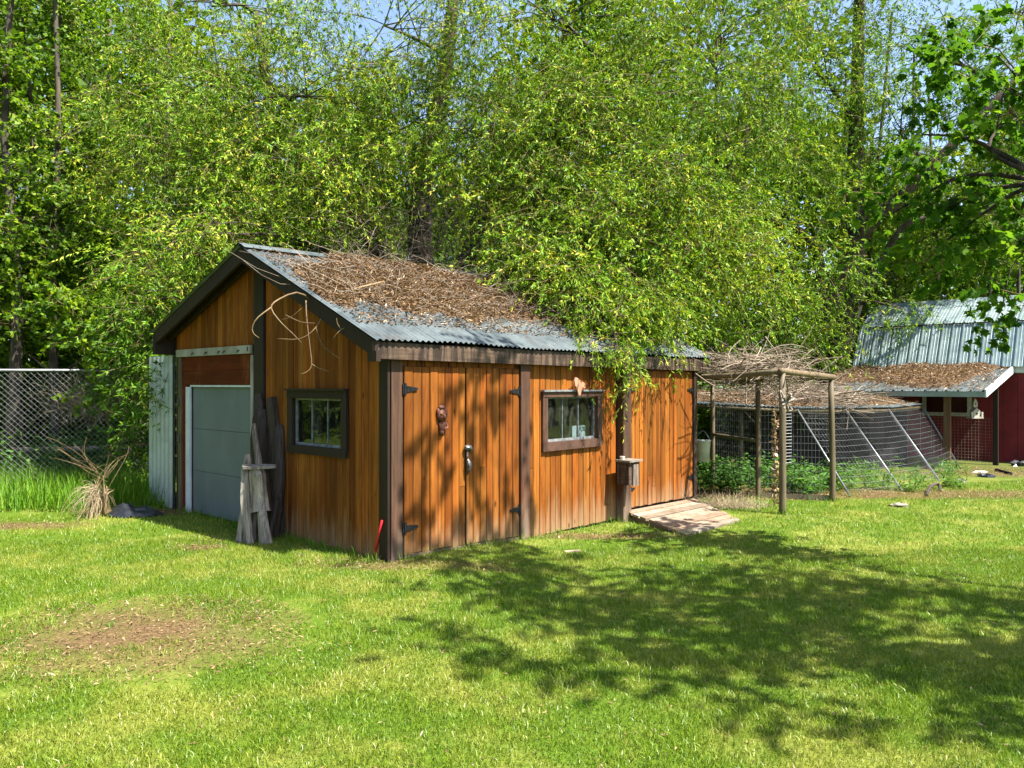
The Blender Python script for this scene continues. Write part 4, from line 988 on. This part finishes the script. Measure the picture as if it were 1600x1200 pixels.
# ------------------------------------------------------------------ vegetation
def tree(name, label, base, trunks, blobs, leaf, m_leaf, m_bark, group=None, clump_r=.55, twigs=20, per=12, droop=.35, shape=LANCE, lsize=(.08, .12), lw=.2,
         tw_len=(.3, .8), tint_b=(0, 1), m_twig=None, limb_r=.06, tube_twigs=True, up=.25, tipb=1.7, along=.8):
    """trunks: list of (points, r0, r1); blobs: list of (centre, radii, clumps, trunk index)"""
    root = thing(name, label, 'tree', base, group)
    tb = MB()
    for pts, r0, r1 in trunks:
        c = interp(pts, 12); tb.tube(c, np.linspace(r0, r1, 12), 9, wob=.10)
    P, D, CL = [], [], []
    for c, rad, n, ti in blobs:
        c = np.asarray(c, float); rad = np.asarray(rad, float)
        pts = interp(trunks[ti][0], 12); j = int(np.argmin(np.linalg.norm(pts - c, axis=1) + np.maximum(pts[:, 2] - c[2], 0) * .8)); s_ = pts[j]
        mid = (s_ + c) / 2 + Z * .12 * np.linalg.norm(c - s_) + rng.normal(0, .1, 3)
        lc = interp([s_, mid, c], 8); tb.tube(lc, np.linspace(limb_r, limb_r * .3, 8), 6, wob=.1)
        dr = rdir(n); rr = rng.uniform(.35, 1.0, n) ** .55
        cl = c + dr * rad * rr[:, None]
        for p in cl[:: 3]:
            q0 = lc[rng.integers(3, 8)]; tb.tube(interp([q0, q0 * .5 + p * .5 + rng.normal(0, .16, 3) + Z * .12 * np.linalg.norm(p - q0), p], 6), np.linspace(limb_r * .26, .005, 6), 4)
        CL.append(cl)
    tb.build('trunk', m_bark, root, True)
    CL = np.vstack(CL); N = len(CL) * twigs
    s_ = np.repeat(CL, twigs, 0) + rdir(N) * (clump_r * rng.uniform(0, 1, N) ** .5)[:, None]
    d = rdir(N); d[:, 2] = d[:, 2] * .6 + up - droop; d = norm(d); L = rng.uniform(*tw_len, N)
    K = 5; p = curves(s_, d, L, np.full(N, droop * .9) * rng.uniform(.4, 1.3, N), K, rng.normal(0, .05, (N, 3)))
    if tube_twigs:
        o = link('twigs', tubes_mesh('twigs', p[::2, ::2], .0040, .0016), m_twig or M['twig'], root); o['kind'] = 'stuff'
    f = 1 - .85 * rng.beta(1.0, tipb, (N, per)); i = np.minimum((f * (K - 1)).astype(int), K - 2); w_ = (f * (K - 1) - i)[..., None]
    ar = np.arange(N)[:, None]; pos = p[ar, i] * (1 - w_) + p[ar, i + 1] * w_; tn = norm(p[ar, i + 1] - p[ar, i])
    pos = pos.reshape(-1, 3); tn = tn.reshape(-1, 3); n = len(pos)
    ld = norm(tn * along + rdir(n) * .75 + np.array([0, 0, -.25 * droop])); nr = rdir(n) * .75 + S_DIR * .85        # leaf faces tilted toward the sun lamp to brighten the crown highlights
    ct = np.repeat(rng.uniform(-.26, .26, len(CL)), twigs * per)
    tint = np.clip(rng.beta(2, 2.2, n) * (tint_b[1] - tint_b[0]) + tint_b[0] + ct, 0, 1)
    l_ = rng.uniform(*lsize, n)
    o = link('crown', leaves_mesh('crown', pos, ld, nr, l_, l_ * lw * rng.uniform(.8, 1.25, n), tint, shape), m_leaf, root); o['kind'] = 'stuff'
    return root

def bl(px, v, d, rx, ry, rz, n, ti=0): return (at(px, v, d), (rx, ry, rz), n, ti)

# the big willow behind the shed
wb = np.array([-1.75, 15.3, 0.0])
trunksA = [([wb, wb + [.1, -.1, 2.2], at(655, 330, 15.2), at(690, 150, 15.0), at(720, -100, 15.0)], .34, .10),
           ([wb + [.05, 0, 1.4], at(560, 330, 14.8), at(440, 220, 14.4), at(400, 20, 14.2)], .20, .06),
           ([wb + [.1, 0, 1.8], at(760, 330, 14.6), at(860, 250, 13.8), at(960, 120, 13.4)], .20, .06),
           ([wb + [.2, .3, 1.2], at(800, 420, 15.0), at(960, 360, 14.4), at(1120, 280, 14.2)], .18, .05)]
blobsA = [bl(250, 280, 14.0, 1.5, 1.2, 1.2, 34, 1), bl(340, 170, 13.8, 1.7, 1.3, 1.4, 44, 1), bl(300, 400, 13.4, 1.2, 1.0, .8, 22, 1),
          bl(245, 405, 12.2, .6, .6, .35, 8, 1), bl(320, 365, 11.6, .5, .5, .2, 5, 1), bl(235, 470, 11.6, .35, .4, .2, 4, 1), bl(430, 290, 13.2, 1.4, 1.2, 1.0, 36, 1), bl(480, 150, 13.4, 1.6, 1.3, 1.3, 42, 1), bl(520, 290, 13.0, 1.0, 1.0, .7, 22, 0),
          bl(640, 190, 13.6, 1.6, 1.3, 1.1, 36, 0), bl(600, 40, 13.6, 2.0, 1.6, 1.5, 40, 0), bl(330, 10, 14.0, 2.2, 1.6, 1.4, 40, 1),
          bl(765, 225, 12.8, 1.2, 1.2, .9, 32, 2), bl(860, 190, 12.6, 1.6, 1.3, 1.2, 44, 2), bl(855, 340, 12.0, 1.0, 1.1, .9, 32, 2),
          bl(920, 390, 11.6, 1.1, 1.0, .9, 36, 3), bl(960, 280, 12.2, 1.4, 1.2, 1.1, 40, 3), bl(890, 445, 11.4, .8, .7, .5, 18, 3),
          bl(1060, 330, 12.8, 1.4, 1.2, 1.2, 40, 3), bl(1030, 405, 12.1, 1.0, .9, .65, 26, 3), bl(1130, 420, 13.2, 1.2, 1.0, .9, 28, 3),
          bl(1000, 150, 12.8, 1.6, 1.3, 1.2, 36, 2), bl(1150, 230, 13.6, 1.5, 1.3, 1.3, 36, 3), bl(860, 30, 13.2, 2.2, 1.6, 1.4, 44, 2), bl(790, 405, 12.0, .5, .45, .25, 8, 3), bl(855, 430, 11.3, .6, .5, .28, 11, 3), bl(930, 455, 10.9, .65, .5, .28, 12, 3), bl(1005, 468, 11.2, .6, .5, .22, 9, 3), bl(450, 200, 16.6, 3.0, .8, 1.8, 34, 1), bl(250, 180, 16.6, 2.6, .8, 1.8, 30, 1), bl(900, 200, 16.8, 3.2, .8, 1.8, 34, 2), bl(600, 330, 17.2, 2.2, .8, 1.3, 34, 0), bl(760, 340, 17.2, 2.0, .8, 1.3, 30, 0), bl(670, 180, 17, 2.4, .8, 1.5, 30, 0),
          bl(1120, 60, 13.6, 2.0, 1.6, 1.4, 36, 3), bl(985, 470, 11.2, .5, .45, .25, 6, 3)]
tree('willow_tree', 'large willow with drooping branches spreading over the shed roof', wb, trunksA, blobsA, None, M['willow'], M['bark'], clump_r=.42, twigs=19, per=22,
     droop=.45, lsize=(.047, .096), lw=.26, tw_len=(.25, 1.0), limb_r=.05)
# twigs trailing over the eave
eb = [bl(912, 528, 9.85, .18, .2, .14, 2), bl(955, 535, 9.95, .22, .2, .16, 4), bl(982, 575, 10.0, .10, .10, .12, 2), bl(1000, 525, 10.4, .22, .25, .14, 2), bl(885, 488, 10.4, .3, .35, .16, 4), bl(1050, 508, 11.0, .3, .3, .14, 3), bl(950, 480, 10.7, .55, .5, .2, 11), bl(1010, 465, 11.2, .5, .5, .2, 9)]
# ------ these belong to a drooping bough whose butt hangs from the big willow
tree('willow_bough', 'low willow bough trailing down over the eave near the door post', at(960, 420, 11.4), [([at(1010, 330, 12.4), at(985, 420, 11.4), at(960, 500, 10.5), at(965, 545, 10.0)], .035, .008)], eb, None, M['willow'], M['bark'],
     clump_r=.20, twigs=12, per=22, droop=.6, lsize=(.045, .085), lw=.19, tw_len=(.2, .45), limb_r=.010)
# second willow behind the pens
w2 = np.array([8.2, 21.5, -.1])
trunks2 = [([w2, at(1330, 480, 21), at(1335, 300, 20.5), at(1340, 100, 20.5), at(1350, -200, 20.5)], .36, .10),
           ([w2 + Z * 1.8, at(1330, 390, 20.4), at(1400, 315, 19.6), at(1490, 225, 19), at(1620, 90, 18.6)], .26, .07),
           ([w2 + Z * 2.2, at(1380, 400, 20.2), at(1430, 345, 19.6), at(1560, 330, 19)], .13, .04),
           ([w2 + Z * 1.6, at(1280, 400, 20.5), at(1180, 330, 20), at(1060, 230, 19.6)], .18, .05)]
blobs2 = [bl(1240, 330, 18.8, 1.6, 1.3, 1.6, 34, 3), bl(1250, 450, 18.4, 1.7, 1.2, 1.2, 34, 3), bl(1200, 200, 19, 1.8, 1.4, 1.6, 34, 3), bl(1270, 110, 19, 1.8, 1.4, 1.4, 30, 0),
          bl(1400, 210, 19.6, 1.6, 1.3, 1.4, 26, 1), bl(1520, 320, 21.5, 2.4, 1.3, 1.7, 36, 2), bl(1440, 90, 19.6, 2.2, 1.5, 1.5, 32, 1), bl(1600, 190, 20, 2.4, 1.5, 2.0, 36, 1),
          bl(1170, 530, 18.6, 1.3, 1.0, .8, 20, 3), bl(1275, 520, 20.5, 1.0, 1.0, 1.0, 18, 0), bl(1460, 400, 25.5, 3.0, 1.0, 1.6, 30, 2), bl(1405, 480, 19.6, .45, .3, .3, 4, 2), bl(1330, -60, 19.6, 2.6, 1.8, 1.8, 36, 0),
          bl(1580, 20, 19.6, 2.6, 1.8, 1.8, 36, 1), bl(1130, 20, 19.6, 2.4, 1.8, 1.6, 30, 3), bl(1080, 430, 19.5, 1.4, 1.0, 1.4, 22, 3), bl(1360, 260, 22.4, 2.0, .8, 2.2, 34, 0), bl(1430, 330, 22.6, 2.4, .8, 2.0, 34, 2), bl(1400, 450, 22.4, 1.6, .7, 1.2, 20, 0), bl(1340, 420, 23, 1.8, .8, 1.6, 24, 0), bl(1580, 380, 24, 2.4, .8, 1.8, 26, 2)]
tree('willow_tree', 'leaning willow with thick dark limbs behind the poultry run', w2, trunks2, blobs2, None, M['willow'], M['bark'], clump_r=.55, twigs=15, per=17, droop=.42, lsize=(.075, .13), lw=.27, tw_len=(.4, 1.0), tint_b=(-.05, .85), limb_r=.07)

# maple off the right edge; its boughs reach into view and shade the lawn
mb = np.array([7.6, 4.6, -.1])
trunksM = [([mb, mb + [-.05, .1, 1.8], mb + [-.3, .2, 4.0], mb + [-.6, .1, 7.4]], .20, .06),
           ([mb + Z * 2.1, mb + [-1.2, 1.2, 3.0], np.array([4.9, 7.0, 3.6])], .07, .02),
           ([mb + Z * 2.6, mb + [-1.6, .2, 4.2], np.array([3.9, 5.0, 6.2])], .08, .02)]
blobsM = [(at(1440, 210, 8.3), (.40, .4, .35), 3, 1), (at(1392, 335, 8.4), (.25, .3, .15), 2, 1), (at(1510, 300, 8.0), (.5, .5, .25), 5, 1), (at(1480, 375, 7.8), (.45, .4, .14), 3, 1), (at(1590, 470, 7.4), (.2, .3, .2), 2, 1), (at(1565, 190, 7.6), (.5, .5, .3), 4, 1),
          (at(1590, 340, 7.4), (.35, .4, .3), 3, 1), (np.array([4.7, 7.4, 4.9]), (.8, .7, .4), 7, 1),
          (np.array([4.6, 4.6, 6.6]), (1.6, 1.5, .8), 24, 2), (np.array([3.3, 5.6, 6.7]), (1.0, 1.0, .6), 14, 2), (np.array([6.4, 4.2, 6.2]), (1.6, 1.6, 1.2), 28, 0), (np.array([5.3, 2.9, 5.6]), (1.4, 1.3, .8), 22, 0),
          (np.array([6.6, 3.6, 7.8]), (1.8, 1.6, 1.0), 22, 0), (np.array([4.2, 3.4, 7.2]), (1.2, 1.2, .7), 16, 2), (np.array([3.3, 6.4, 7.9]), (.7, .7, .4), 5, 2)]
tree('maple_tree', 'broad-leaved maple bough reaching in from the right edge', mb, trunksM, blobsM, None, M['maple'], M['bark'], clump_r=.34, twigs=11, per=9, droop=.22, shape=MAPLE, lsize=(.06, .11), lw=1.0, tw_len=(.2, .5), limb_r=.03, up=.1)

# slim trees on the left
left = [(14, 15.2, .13, 'thickest slim dark trunk at the left edge behind the chain-link fence', 0), (40, 16.0, .06, 'thin trunk just right of the left-edge trunk behind the fence', 1), (88, 15.6, .095, 'straight grey trunk second in size behind the left of the fence', 0),
        (168, 19.5, .10, 'slim tree further back right of the three fence trunks', 1), (262, 18.0, .12, 'pale slim trunk rising beside the left roof edge', 1), (-120, 15.0, .12, 'slim tree beyond the left edge of the fence', 0), (420, 20.0, .13, 'slim tree farthest back behind the gable peak', 1)]
for px, d, r_, lb, kind in left:
    b0 = at(px, 600, d) * [1, 1, 0]; tx = rng.normal(0, .15, 3) * [1, 1, 0]
    tr_ = [([b0, b0 + tx + Z * 3.5, b0 - tx * .5 + Z * 7, b0 + tx + Z * 11], r_, r_ * .35)]
    bs = []
    for k in range(18):
        z_ = rng.uniform(2.6, 10.5) if k < 11 else rng.uniform(1.8, 6.0); a = rng.uniform(0, 6.28); q = rng.uniform(.4, 1.5)
        bs.append((b0 + np.array([math.cos(a) * q, math.sin(a) * q, z_]), (.9, .9, .28), 8, 0))
    tree('slim_tree', lb, b0, tr_, bs, None, M['aspen'], M['grey_bark'], 'slim trees behind the fence', clump_r=.35, twigs=9, per=10, droop=.12, shape=DIAM, lsize=(.06, .11), lw=.85, tw_len=(.25, .6), limb_r=.022, up=.05)

# shrub at the metal panel, understory behind the fence
def shrub(name, label, base, blobs, m, per=12, twigs=14, shape=LANCE, lsize=(.06, .11), lw=.25, clump_r=.3, droop=.25, tint_b=(0, .8), cat='shrub', group=None):
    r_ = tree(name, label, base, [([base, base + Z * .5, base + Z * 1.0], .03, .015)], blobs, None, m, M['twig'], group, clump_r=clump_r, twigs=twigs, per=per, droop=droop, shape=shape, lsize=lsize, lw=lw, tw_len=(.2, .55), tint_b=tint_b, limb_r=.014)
    r_['category'] = cat; return r_
b0 = at(236, 600, 12.0) * [1, 1, 0]
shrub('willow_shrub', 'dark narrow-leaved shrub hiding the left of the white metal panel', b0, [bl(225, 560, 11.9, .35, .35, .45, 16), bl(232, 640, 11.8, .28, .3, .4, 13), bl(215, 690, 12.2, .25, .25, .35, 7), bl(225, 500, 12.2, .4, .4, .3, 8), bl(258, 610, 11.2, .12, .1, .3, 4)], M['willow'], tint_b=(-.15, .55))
b0 = at(170, 600, 13.3) * [1, 1, 0]
shrub('elder_shrub', 'bright green leafy shrub rising over the end of the fence rail', b0, [bl(160, 535, 13.2, .5, .4, .2, 6), bl(200, 490, 13.2, .5, .4, .25, 8), bl(110, 470, 13.4, .6, .5, .2, 7), bl(175, 600, 13.0, .25, .3, .2, 3), bl(245, 465, 12.9, .4, .4, .25, 6)], M['aspen'], shape=DIAM, lw=.75, lsize=(.07, .12), tint_b=(.25, 1.1))
for (px, d, lb) in ((40, 17.5, 'leafy bush in the shade behind the left end of the fence'), (130, 18.0, 'leafy bush in the shade behind the middle of the fence'), (215, 17.0, 'leafy bush in the shade behind the white metal panel')):
    b0 = at(px, 600, d) * [1, 1, 0]
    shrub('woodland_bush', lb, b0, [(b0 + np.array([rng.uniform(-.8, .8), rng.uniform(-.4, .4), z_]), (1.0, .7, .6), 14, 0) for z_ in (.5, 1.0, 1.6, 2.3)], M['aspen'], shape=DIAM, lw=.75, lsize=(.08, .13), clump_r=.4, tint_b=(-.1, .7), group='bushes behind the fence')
for (px, d, lb) in ((1105, 16.6, 'shaded bush behind the pole frame nearest the shed'), (1180, 16.8, 'shaded bush behind the middle of the pole frame'), (1255, 17.4, 'shaded bush behind the first slanting pipe')):
    b0 = at(px, 600, d) * [1, 1, 0]
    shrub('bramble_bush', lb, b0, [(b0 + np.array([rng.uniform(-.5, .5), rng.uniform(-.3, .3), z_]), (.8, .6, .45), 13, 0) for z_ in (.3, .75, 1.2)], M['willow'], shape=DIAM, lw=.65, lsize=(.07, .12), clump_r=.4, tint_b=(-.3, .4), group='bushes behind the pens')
# pale dead brush seen through the fence
stick_heap('brush_pile', 'pale dry brush heaped behind the chain-link fence', [at(60, 640, 16), at(110, 610, 16.2), at(150, 620, 16.4), at(200, 640, 16), at(140, 660, 15.8)], 260, (.4, 1.4), (.004, .012), M['straw'], .35, .2, flat=.9)

# far wood: one mass of foliage, all round behind the trees
def far_wood():
    n_cl = 3300; ang = rng.uniform(-2.0, 2.0, n_cl); dist = rng.uniform(25, 36, n_cl)
    x = np.sin(ang) * dist; y = np.cos(ang) * dist
    z_ = rng.uniform(0, 1, n_cl) ** .75 * (13.0 + 3 * np.sin(ang * 9) + 2 * np.sin(ang * 23))
    n_lo = 650; al = rng.uniform(-2.0, 1.2, n_lo); dl = rng.uniform(21.5, 27, n_lo)
    x = np.concatenate([x, np.sin(al) * dl]); y = np.concatenate([y, np.cos(al) * dl]); z_ = np.concatenate([z_, rng.uniform(0, 5.5, n_lo)]); n_cl += n_lo
    ok = ~((x > 6) & (y < 24.5)) & ~(np.hypot(x - 8.2, y - 21.5) < 2); x, y, z_ = x[ok], y[ok], z_[ok]; n_cl = len(x)
    per = 85; N = n_cl * per; c = np.stack([x, y, z_], 1)
    pos = np.repeat(c, per, 0) + rng.normal(0, 1, (N, 3)) * [.8, .8, .5]; pos[:, 2] = np.maximum(pos[:, 2], .02)
    ct = np.repeat(rng.uniform(-.2, .25, n_cl), per)
    me = leaves_mesh('wood_foliage', pos, rdir(N), rdir(N) + [0, 0, .6], rng.uniform(.24, .46, N), rng.uniform(.20, .34, N), np.clip(rng.beta(2, 2.5, N) + ct, 0, 1), TRI)
    o = link('far_wood', me, M['wood_leaf']); tag(o, 'mass of far woodland foliage behind everything', 'wood', kind='stuff')
    n = 260; ang = rng.uniform(-2.0, 2.0, n); dist = rng.uniform(24, 38, n); b = np.stack([np.sin(ang) * dist, np.cos(ang) * dist, np.zeros(n)], 1)
    p = curves(b, norm(np.stack([rng.normal(0, .05, n), rng.normal(0, .05, n), np.ones(n)], 1)), rng.uniform(7, 13, n), np.zeros(n), 4)
    t_ = link('trunks', tubes_mesh('trunks', p, rng.uniform(.06, .16, n), .04, 5), M['grey_bark'], o); t_['kind'] = 'stuff'
far_wood()

# bare dead twigs hanging in the hollow above the ridge
n = 950; P0 = np.array([at(rng.uniform(520, 860), rng.uniform(310, 440), rng.uniform(12.4, 14.4)) for _ in range(n)]); d = rdir(n); d[:, 2] = d[:, 2] * .7 - .2
o = link('dead_twigs', tubes_mesh('dead_twigs', curves(P0, norm(d), rng.uniform(.3, 1.2, n), rng.uniform(0, .4, n), 6, rng.normal(0, .08, (n, 3))), rng.uniform(.003, .008, n), .002), M['dead_twig'])
tag(o, 'tangle of bare dead twigs in the dark hollow above the ridge', 'twigs', kind='stuff')

# ------------------------------------------------------------------ grasses and weeds
def inside_shed(x, y, m=.0):
    dx, dy = x - C0[0], y - C0[1]; t = dx * U[0] + dy * U[1]; s = dx * W[0] + dy * W[1]
    return (t > -m) & (t < TL + m) & (s > -m) & (s < SW + m)
def in_ramp(x, y):
    a, b_, c = A0, A1, B0; e1, e2 = (A1 - A0)[:2], (B0 - A0)[:2]; det = e1[0] * e2[1] - e1[1] * e2[0]
    dx, dy = x - A0[0], y - A0[1]; p = (dx * e2[1] - dy * e2[0]) / det; q = (e1[0] * dy - e1[1] * dx) / det
    return (p > -.02) & (p < 1.0) & (q > -.3) & (q < .96)
BARE = [(DPX[0], DPX[1], 1.05, .86, .96)] + [(*gp(px, v)[:2], rx, ry, k) for px, v, rx, ry, k in ((305, 856, .32, .2, .8), (20, 822, .9, .25, .7), (640, 882, 1.0, .25, .5), (1450, 772, 2.2, .6, .65), (1540, 738, 1.8, .8, .85), (880, 838, 1.6, .22, .5), (1180, 770, 2.0, .8, .6), (215, 800, .9, .3, .8))]
def lawn_mask(x, y):
    p = np.ones_like(x)
    for cx, cy_, rx, ry, k in BARE:
        d = np.hypot((x - cx) / rx, (y - cy_) / ry) + (vnoise(x, y, 31, 3.2) - .5) * .9; p *= 1 - k * np.clip((1.15 - d) / .5, 0, 1)
    return p
def lawn(n, d0, d1, hr, wr, seed, quad):
    r = np.random.default_rng(seed); y = np.sqrt(r.uniform(d0 ** 2, d1 ** 2, n)); x = r.uniform(-.92, .98, n) * y
    ok = ~inside_shed(x, y, -.02) & ~in_ramp(x, y) & (r.uniform(0, 1, n) < lawn_mask(x, y))
    # keep the pens, the barn and the tall-grass verge free of mown lawn
    ok &= ~((x > 2.9) & (y > 12.9 + .30 * (x - 4))) & ~((x < -4.6) & (y > 10.2 + .3 * np.sin(x * 2)))
    x, y = x[ok], y[ok]; n = len(x); tuft = vnoise(x, y, 8, 5.0)
    base = np.stack([x, y, gz(x, y) - .004], 1); a = r.uniform(0, 6.28, n)
    h = r.uniform(*hr, n) * (.65 + .6 * tuft.clip(0, 1)); lean = r.uniform(.1, .95, n)
    side = np.stack([np.cos(a), np.sin(a), np.zeros(n)], 1); b = a + r.uniform(-1.6, 1.6, n); ld = np.stack([np.cos(b), np.sin(b), np.zeros(n)], 1) * lean[:, None]
    w_ = r.uniform(*wr, n)[:, None]
    mid = base + ld * h[:, None] * .30 + Z * (h * .6)[:, None]; tip = base + ld * h[:, None] * 1.0 + Z * (h * np.sqrt(np.clip(1 - .5 * lean ** 2, .3, 1)))[:, None]
    V = np.stack([base - side * w_, mid + side * w_, tip, mid - side * w_] if quad else [base - side * w_, base + side * w_, tip], 1)
    return V.reshape(-1, 3), np.repeat(np.clip(r.beta(2, 2, n) + (tuft - .5) * .3, 0, 1), 4 if quad else 3), n, 4 if quad else 3
parts = [lawn(160000, 2.7, 5.2, (.024, .050), (.0016, .0028), 1, True), lawn(260000, 5.2, 8.6, (.026, .054), (.0022, .0038), 2, False), lawn(210000, 8.6, 16.5, (.028, .058), (.0034, .006), 3, False)]
st_ = []; k_ = 0
for p in parts: st_.append(k_ + np.arange(p[2]) * p[3]); k_ += p[2] * p[3]
o = link('lawn_grass', mesh_arrays('lawn_grass', np.concatenate([p[0] for p in parts]), np.arange(k_), np.concatenate(st_), np.concatenate([p[1] for p in parts])), M['blade']); tag(o, 'short green and straw-flecked lawn grass', 'grass', kind='stuff')

def blades(name, label, P_, h, w_, m, lean=.35, tint=None, K=4):
    n = len(P_); a = rng.uniform(0, 6.28, n); d = np.stack([np.cos(a) * lean, np.sin(a) * lean, np.ones(n)], 1)
    p = curves(P_, norm(d), h, rng.uniform(.05, .55, n), K, rng.normal(0, .02, (n, 3)))
    sd = np.stack([-np.sin(a), np.cos(a), np.zeros(n)], 1); f = np.linspace(1, .08, K)[None, :, None]
    V = np.stack([p - sd[:, None] * w_[:, None, None] * f, p + sd[:, None] * w_[:, None, None] * f], 2).reshape(-1, 3)
    idx = np.arange(n * K * 2).reshape(n, K, 2); q = np.stack([idx[:, :-1, 0], idx[:, :-1, 1], idx[:, 1:, 1], idx[:, 1:, 0]], -1).reshape(-1, 4)
    tint = rng.beta(2, 2, n) if tint is None else tint
    o = link(name, mesh_arrays(name, V, q, np.arange(len(q)) * 4, np.repeat(tint, K * 2)), m); return tag(o, label, 'grass', kind='stuff')
n = 15000; y = rng.uniform(10.4, 14.2, n); x = rng.uniform(-11, -4.9, n)
ok = (y > 10.25 + .25 * np.sin(x * 2.1) + .15 * np.sin(x * 5) + .55 * ((x > -5.9) & (x < -5.0))) & ~inside_shed(x, y, .05) & ((x + 4.9 < -(y - 10.9) * .7) | (x < -5.9))
x, y = x[ok], y[ok]; P_ = np.stack([x, y, gz(x, y)], 1)
blades('tall_grass', 'tall rank grass along the foot of the chain-link fence', P_, rng.uniform(.22, .62, len(P_)), rng.uniform(.004, .009, len(P_)), M['tall_grass'])
# fringe at the walls and posts
q = []
for k in range(1500):
    if k < 700: p = sh(rng.uniform(-.16, -.03), rng.uniform(.05, 4.5), 0)
    elif k < 1150: p = sh(rng.uniform(0, 4.0), -.05 - rng.uniform(0, .14), -.1)
    else:
        pp = [PA, PB, PC, bots[1], bots[2], bots[3], B0, B1][k % 8]; p = pp + rng.normal(0, .09, 3)
    q.append([p[0], p[1], float(gz(p[0], p[1])) - .01])
q = np.array(q); ok = ~inside_shed(q[:, 0], q[:, 1], .03); q = q[ok]
blades('wall_fringe_grass', 'unmown grass fringe along the shed walls and pole feet', q, rng.uniform(.06, .20, len(q)), rng.uniform(.002, .004, len(q)), M['tall_grass'], tint=rng.beta(2.2, 1.6, len(q)))

nc = 140; yc = np.sqrt(rng.uniform(3.2 ** 2, 12.5 ** 2, nc)); xc = rng.uniform(-.75, .75, nc) * yc; n = nc * 24
x = np.repeat(xc, 24) + rng.normal(0, .05, n); y = np.repeat(yc, 24) + rng.normal(0, .05, n)
ok = ~inside_shed(x, y, .05) & ~in_ramp(x, y) & ~((x > 2.9) & (y > 12)); x, y = x[ok], y[ok]
blades('lawn_tufts', 'coarser dark green tufts in the lawn', np.stack([x, y, gz(x, y) - .005], 1), rng.uniform(.05, .115, len(x)), rng.uniform(.002, .0038, len(x)), M['tall_grass'], lean=.7, tint=rng.uniform(0, .6, len(x)))
def weeds(name, label, centres, rad, h, n_st, m, shape=OVAL, ls=(.05, .10), lw=.6, per=9, tint_b=(0, 1)):
    N = len(centres) * n_st; s_ = np.repeat(centres, n_st, 0) + rng.normal(0, rad, (N, 3)) * [1, 1, 0]; s_[:, 2] = gz(s_[:, 0], s_[:, 1])
    d = rdir(N) * .3; d[:, 2] = 1; L = rng.uniform(*h, N); p = curves(s_, norm(d), L, np.full(N, .05), 4)
    root = link(name, tubes_mesh(name, p, .003, .0015), M['weed'] if m is M['weed'] else M['twig']); tag(root, label, 'weeds', kind='stuff')
    f = rng.uniform(.15, 1, (N, per)); pos = (s_[:, None] + norm(d)[:, None] * (L[:, None] * f)[..., None]).reshape(-1, 3); n = len(pos)
    ld = rdir(n); ld[:, 2] = ld[:, 2] * .4 + .1; l_ = rng.uniform(*ls, n)
    o = link('leaves', leaves_mesh('leaves', pos, ld, rdir(n) * .5 + [0, 0, 1], l_, l_ * lw, np.clip(rng.beta(2, 2, n) * (tint_b[1] - tint_b[0]) + tint_b[0], 0, 1), shape), m, root); o['kind'] = 'stuff'
cs = np.array([gp(rng.uniform(1090, 1250), rng.uniform(752, 775)) for _ in range(26)]); weeds('nettle_bed', 'green nettles growing inside the pole frame', cs, .16, (.2, .62), 12, M['weed'])
cs = np.array([gp(rng.uniform(1240, 1310), rng.uniform(755, 778)) for _ in range(12)]); weeds('broad_weeds', 'tall pointed weeds between the right pole and the first pipe', cs, .10, (.15, .45), 10, M['weed'], LANCE, (.10, .2), .22)
cs = np.array([gp(rng.uniform(1310, 1500), rng.uniform(738, 770)) for _ in range(15)]); weeds('run_weeds', 'light green weeds under the slanting wire panels', cs, .14, (.10, .40), 9, M['weed'], LANCE, (.08, .18), .2, tint_b=(.2, 1.1))
cs = np.array([[rng.uniform(-11.5, -6.2), rng.uniform(13.4, 18.5), 0] for _ in range(90)]); weeds('fence_undergrowth', 'leafy green undergrowth behind the chain-link fence', cs, .3, (.25, .95), 12, M['weed'], DIAM, (.06, .13), .6, 10, (.1, 1.1))
q = gp(1140, 795); n = 900; P_ = np.stack([q[0] + rng.normal(0, .26, n), q[1] + rng.normal(.1, .14, n), np.full(n, -.1)], 1)
d = rdir(n); d[:, 2] = np.abs(d[:, 2]) + .25
tag(link('dry_bush', tubes_mesh('dry_bush', curves(P_, norm(d), rng.uniform(.10, .36, n), rng.uniform(0, .4, n), 5, rng.normal(0, .02, (n, 3))), .0022, .001), M['straw']), 'low dry straw-coloured bush beside the ramp', 'bush', kind='stuff')
# thatch: dead clippings over the bare patches and scattered fallen leaves
n = 26000; cx = rng.integers(0, len(BARE), n); bb = np.array([(a, b_, c, d_) for a, b_, c, d_, _ in BARE]); wgt = bb[:, 2] * bb[:, 3]; cx = rng.choice(len(BARE), n, p=wgt / wgt.sum())
a = rng.uniform(0, 6.28, n); rr = np.sqrt(rng.uniform(0, 1.3, n)); x = bb[cx, 0] + np.cos(a) * rr * bb[cx, 2]; y = bb[cx, 1] + np.sin(a) * rr * bb[cx, 3]
m2 = 5000; x = np.concatenate([x, rng.uniform(-4, 5, m2)]); y = np.concatenate([y, rng.uniform(3, 11, m2)])
ok = ~inside_shed(x, y, .0) & ~in_ramp(x, y); x, y = x[ok], y[ok]; n = len(x)
d = rdir(n); d[:, 2] *= .25; pos = np.stack([x, y, gz(x, y) + rng.uniform(.004, .03, n)], 1)
l_ = rng.uniform(.015, .05, n)
tag(link('dead_clippings', leaves_mesh('dead_clippings', pos, d, rdir(n) * .5 + [0, 0, 1], l_, l_ * rng.uniform(.12, .3, n), rng.beta(2, 1.7, n)), M['litter_leaf']), 'dead clippings and fallen leaves scattered over lawn and bare soil', 'leaf litter', kind='stuff')
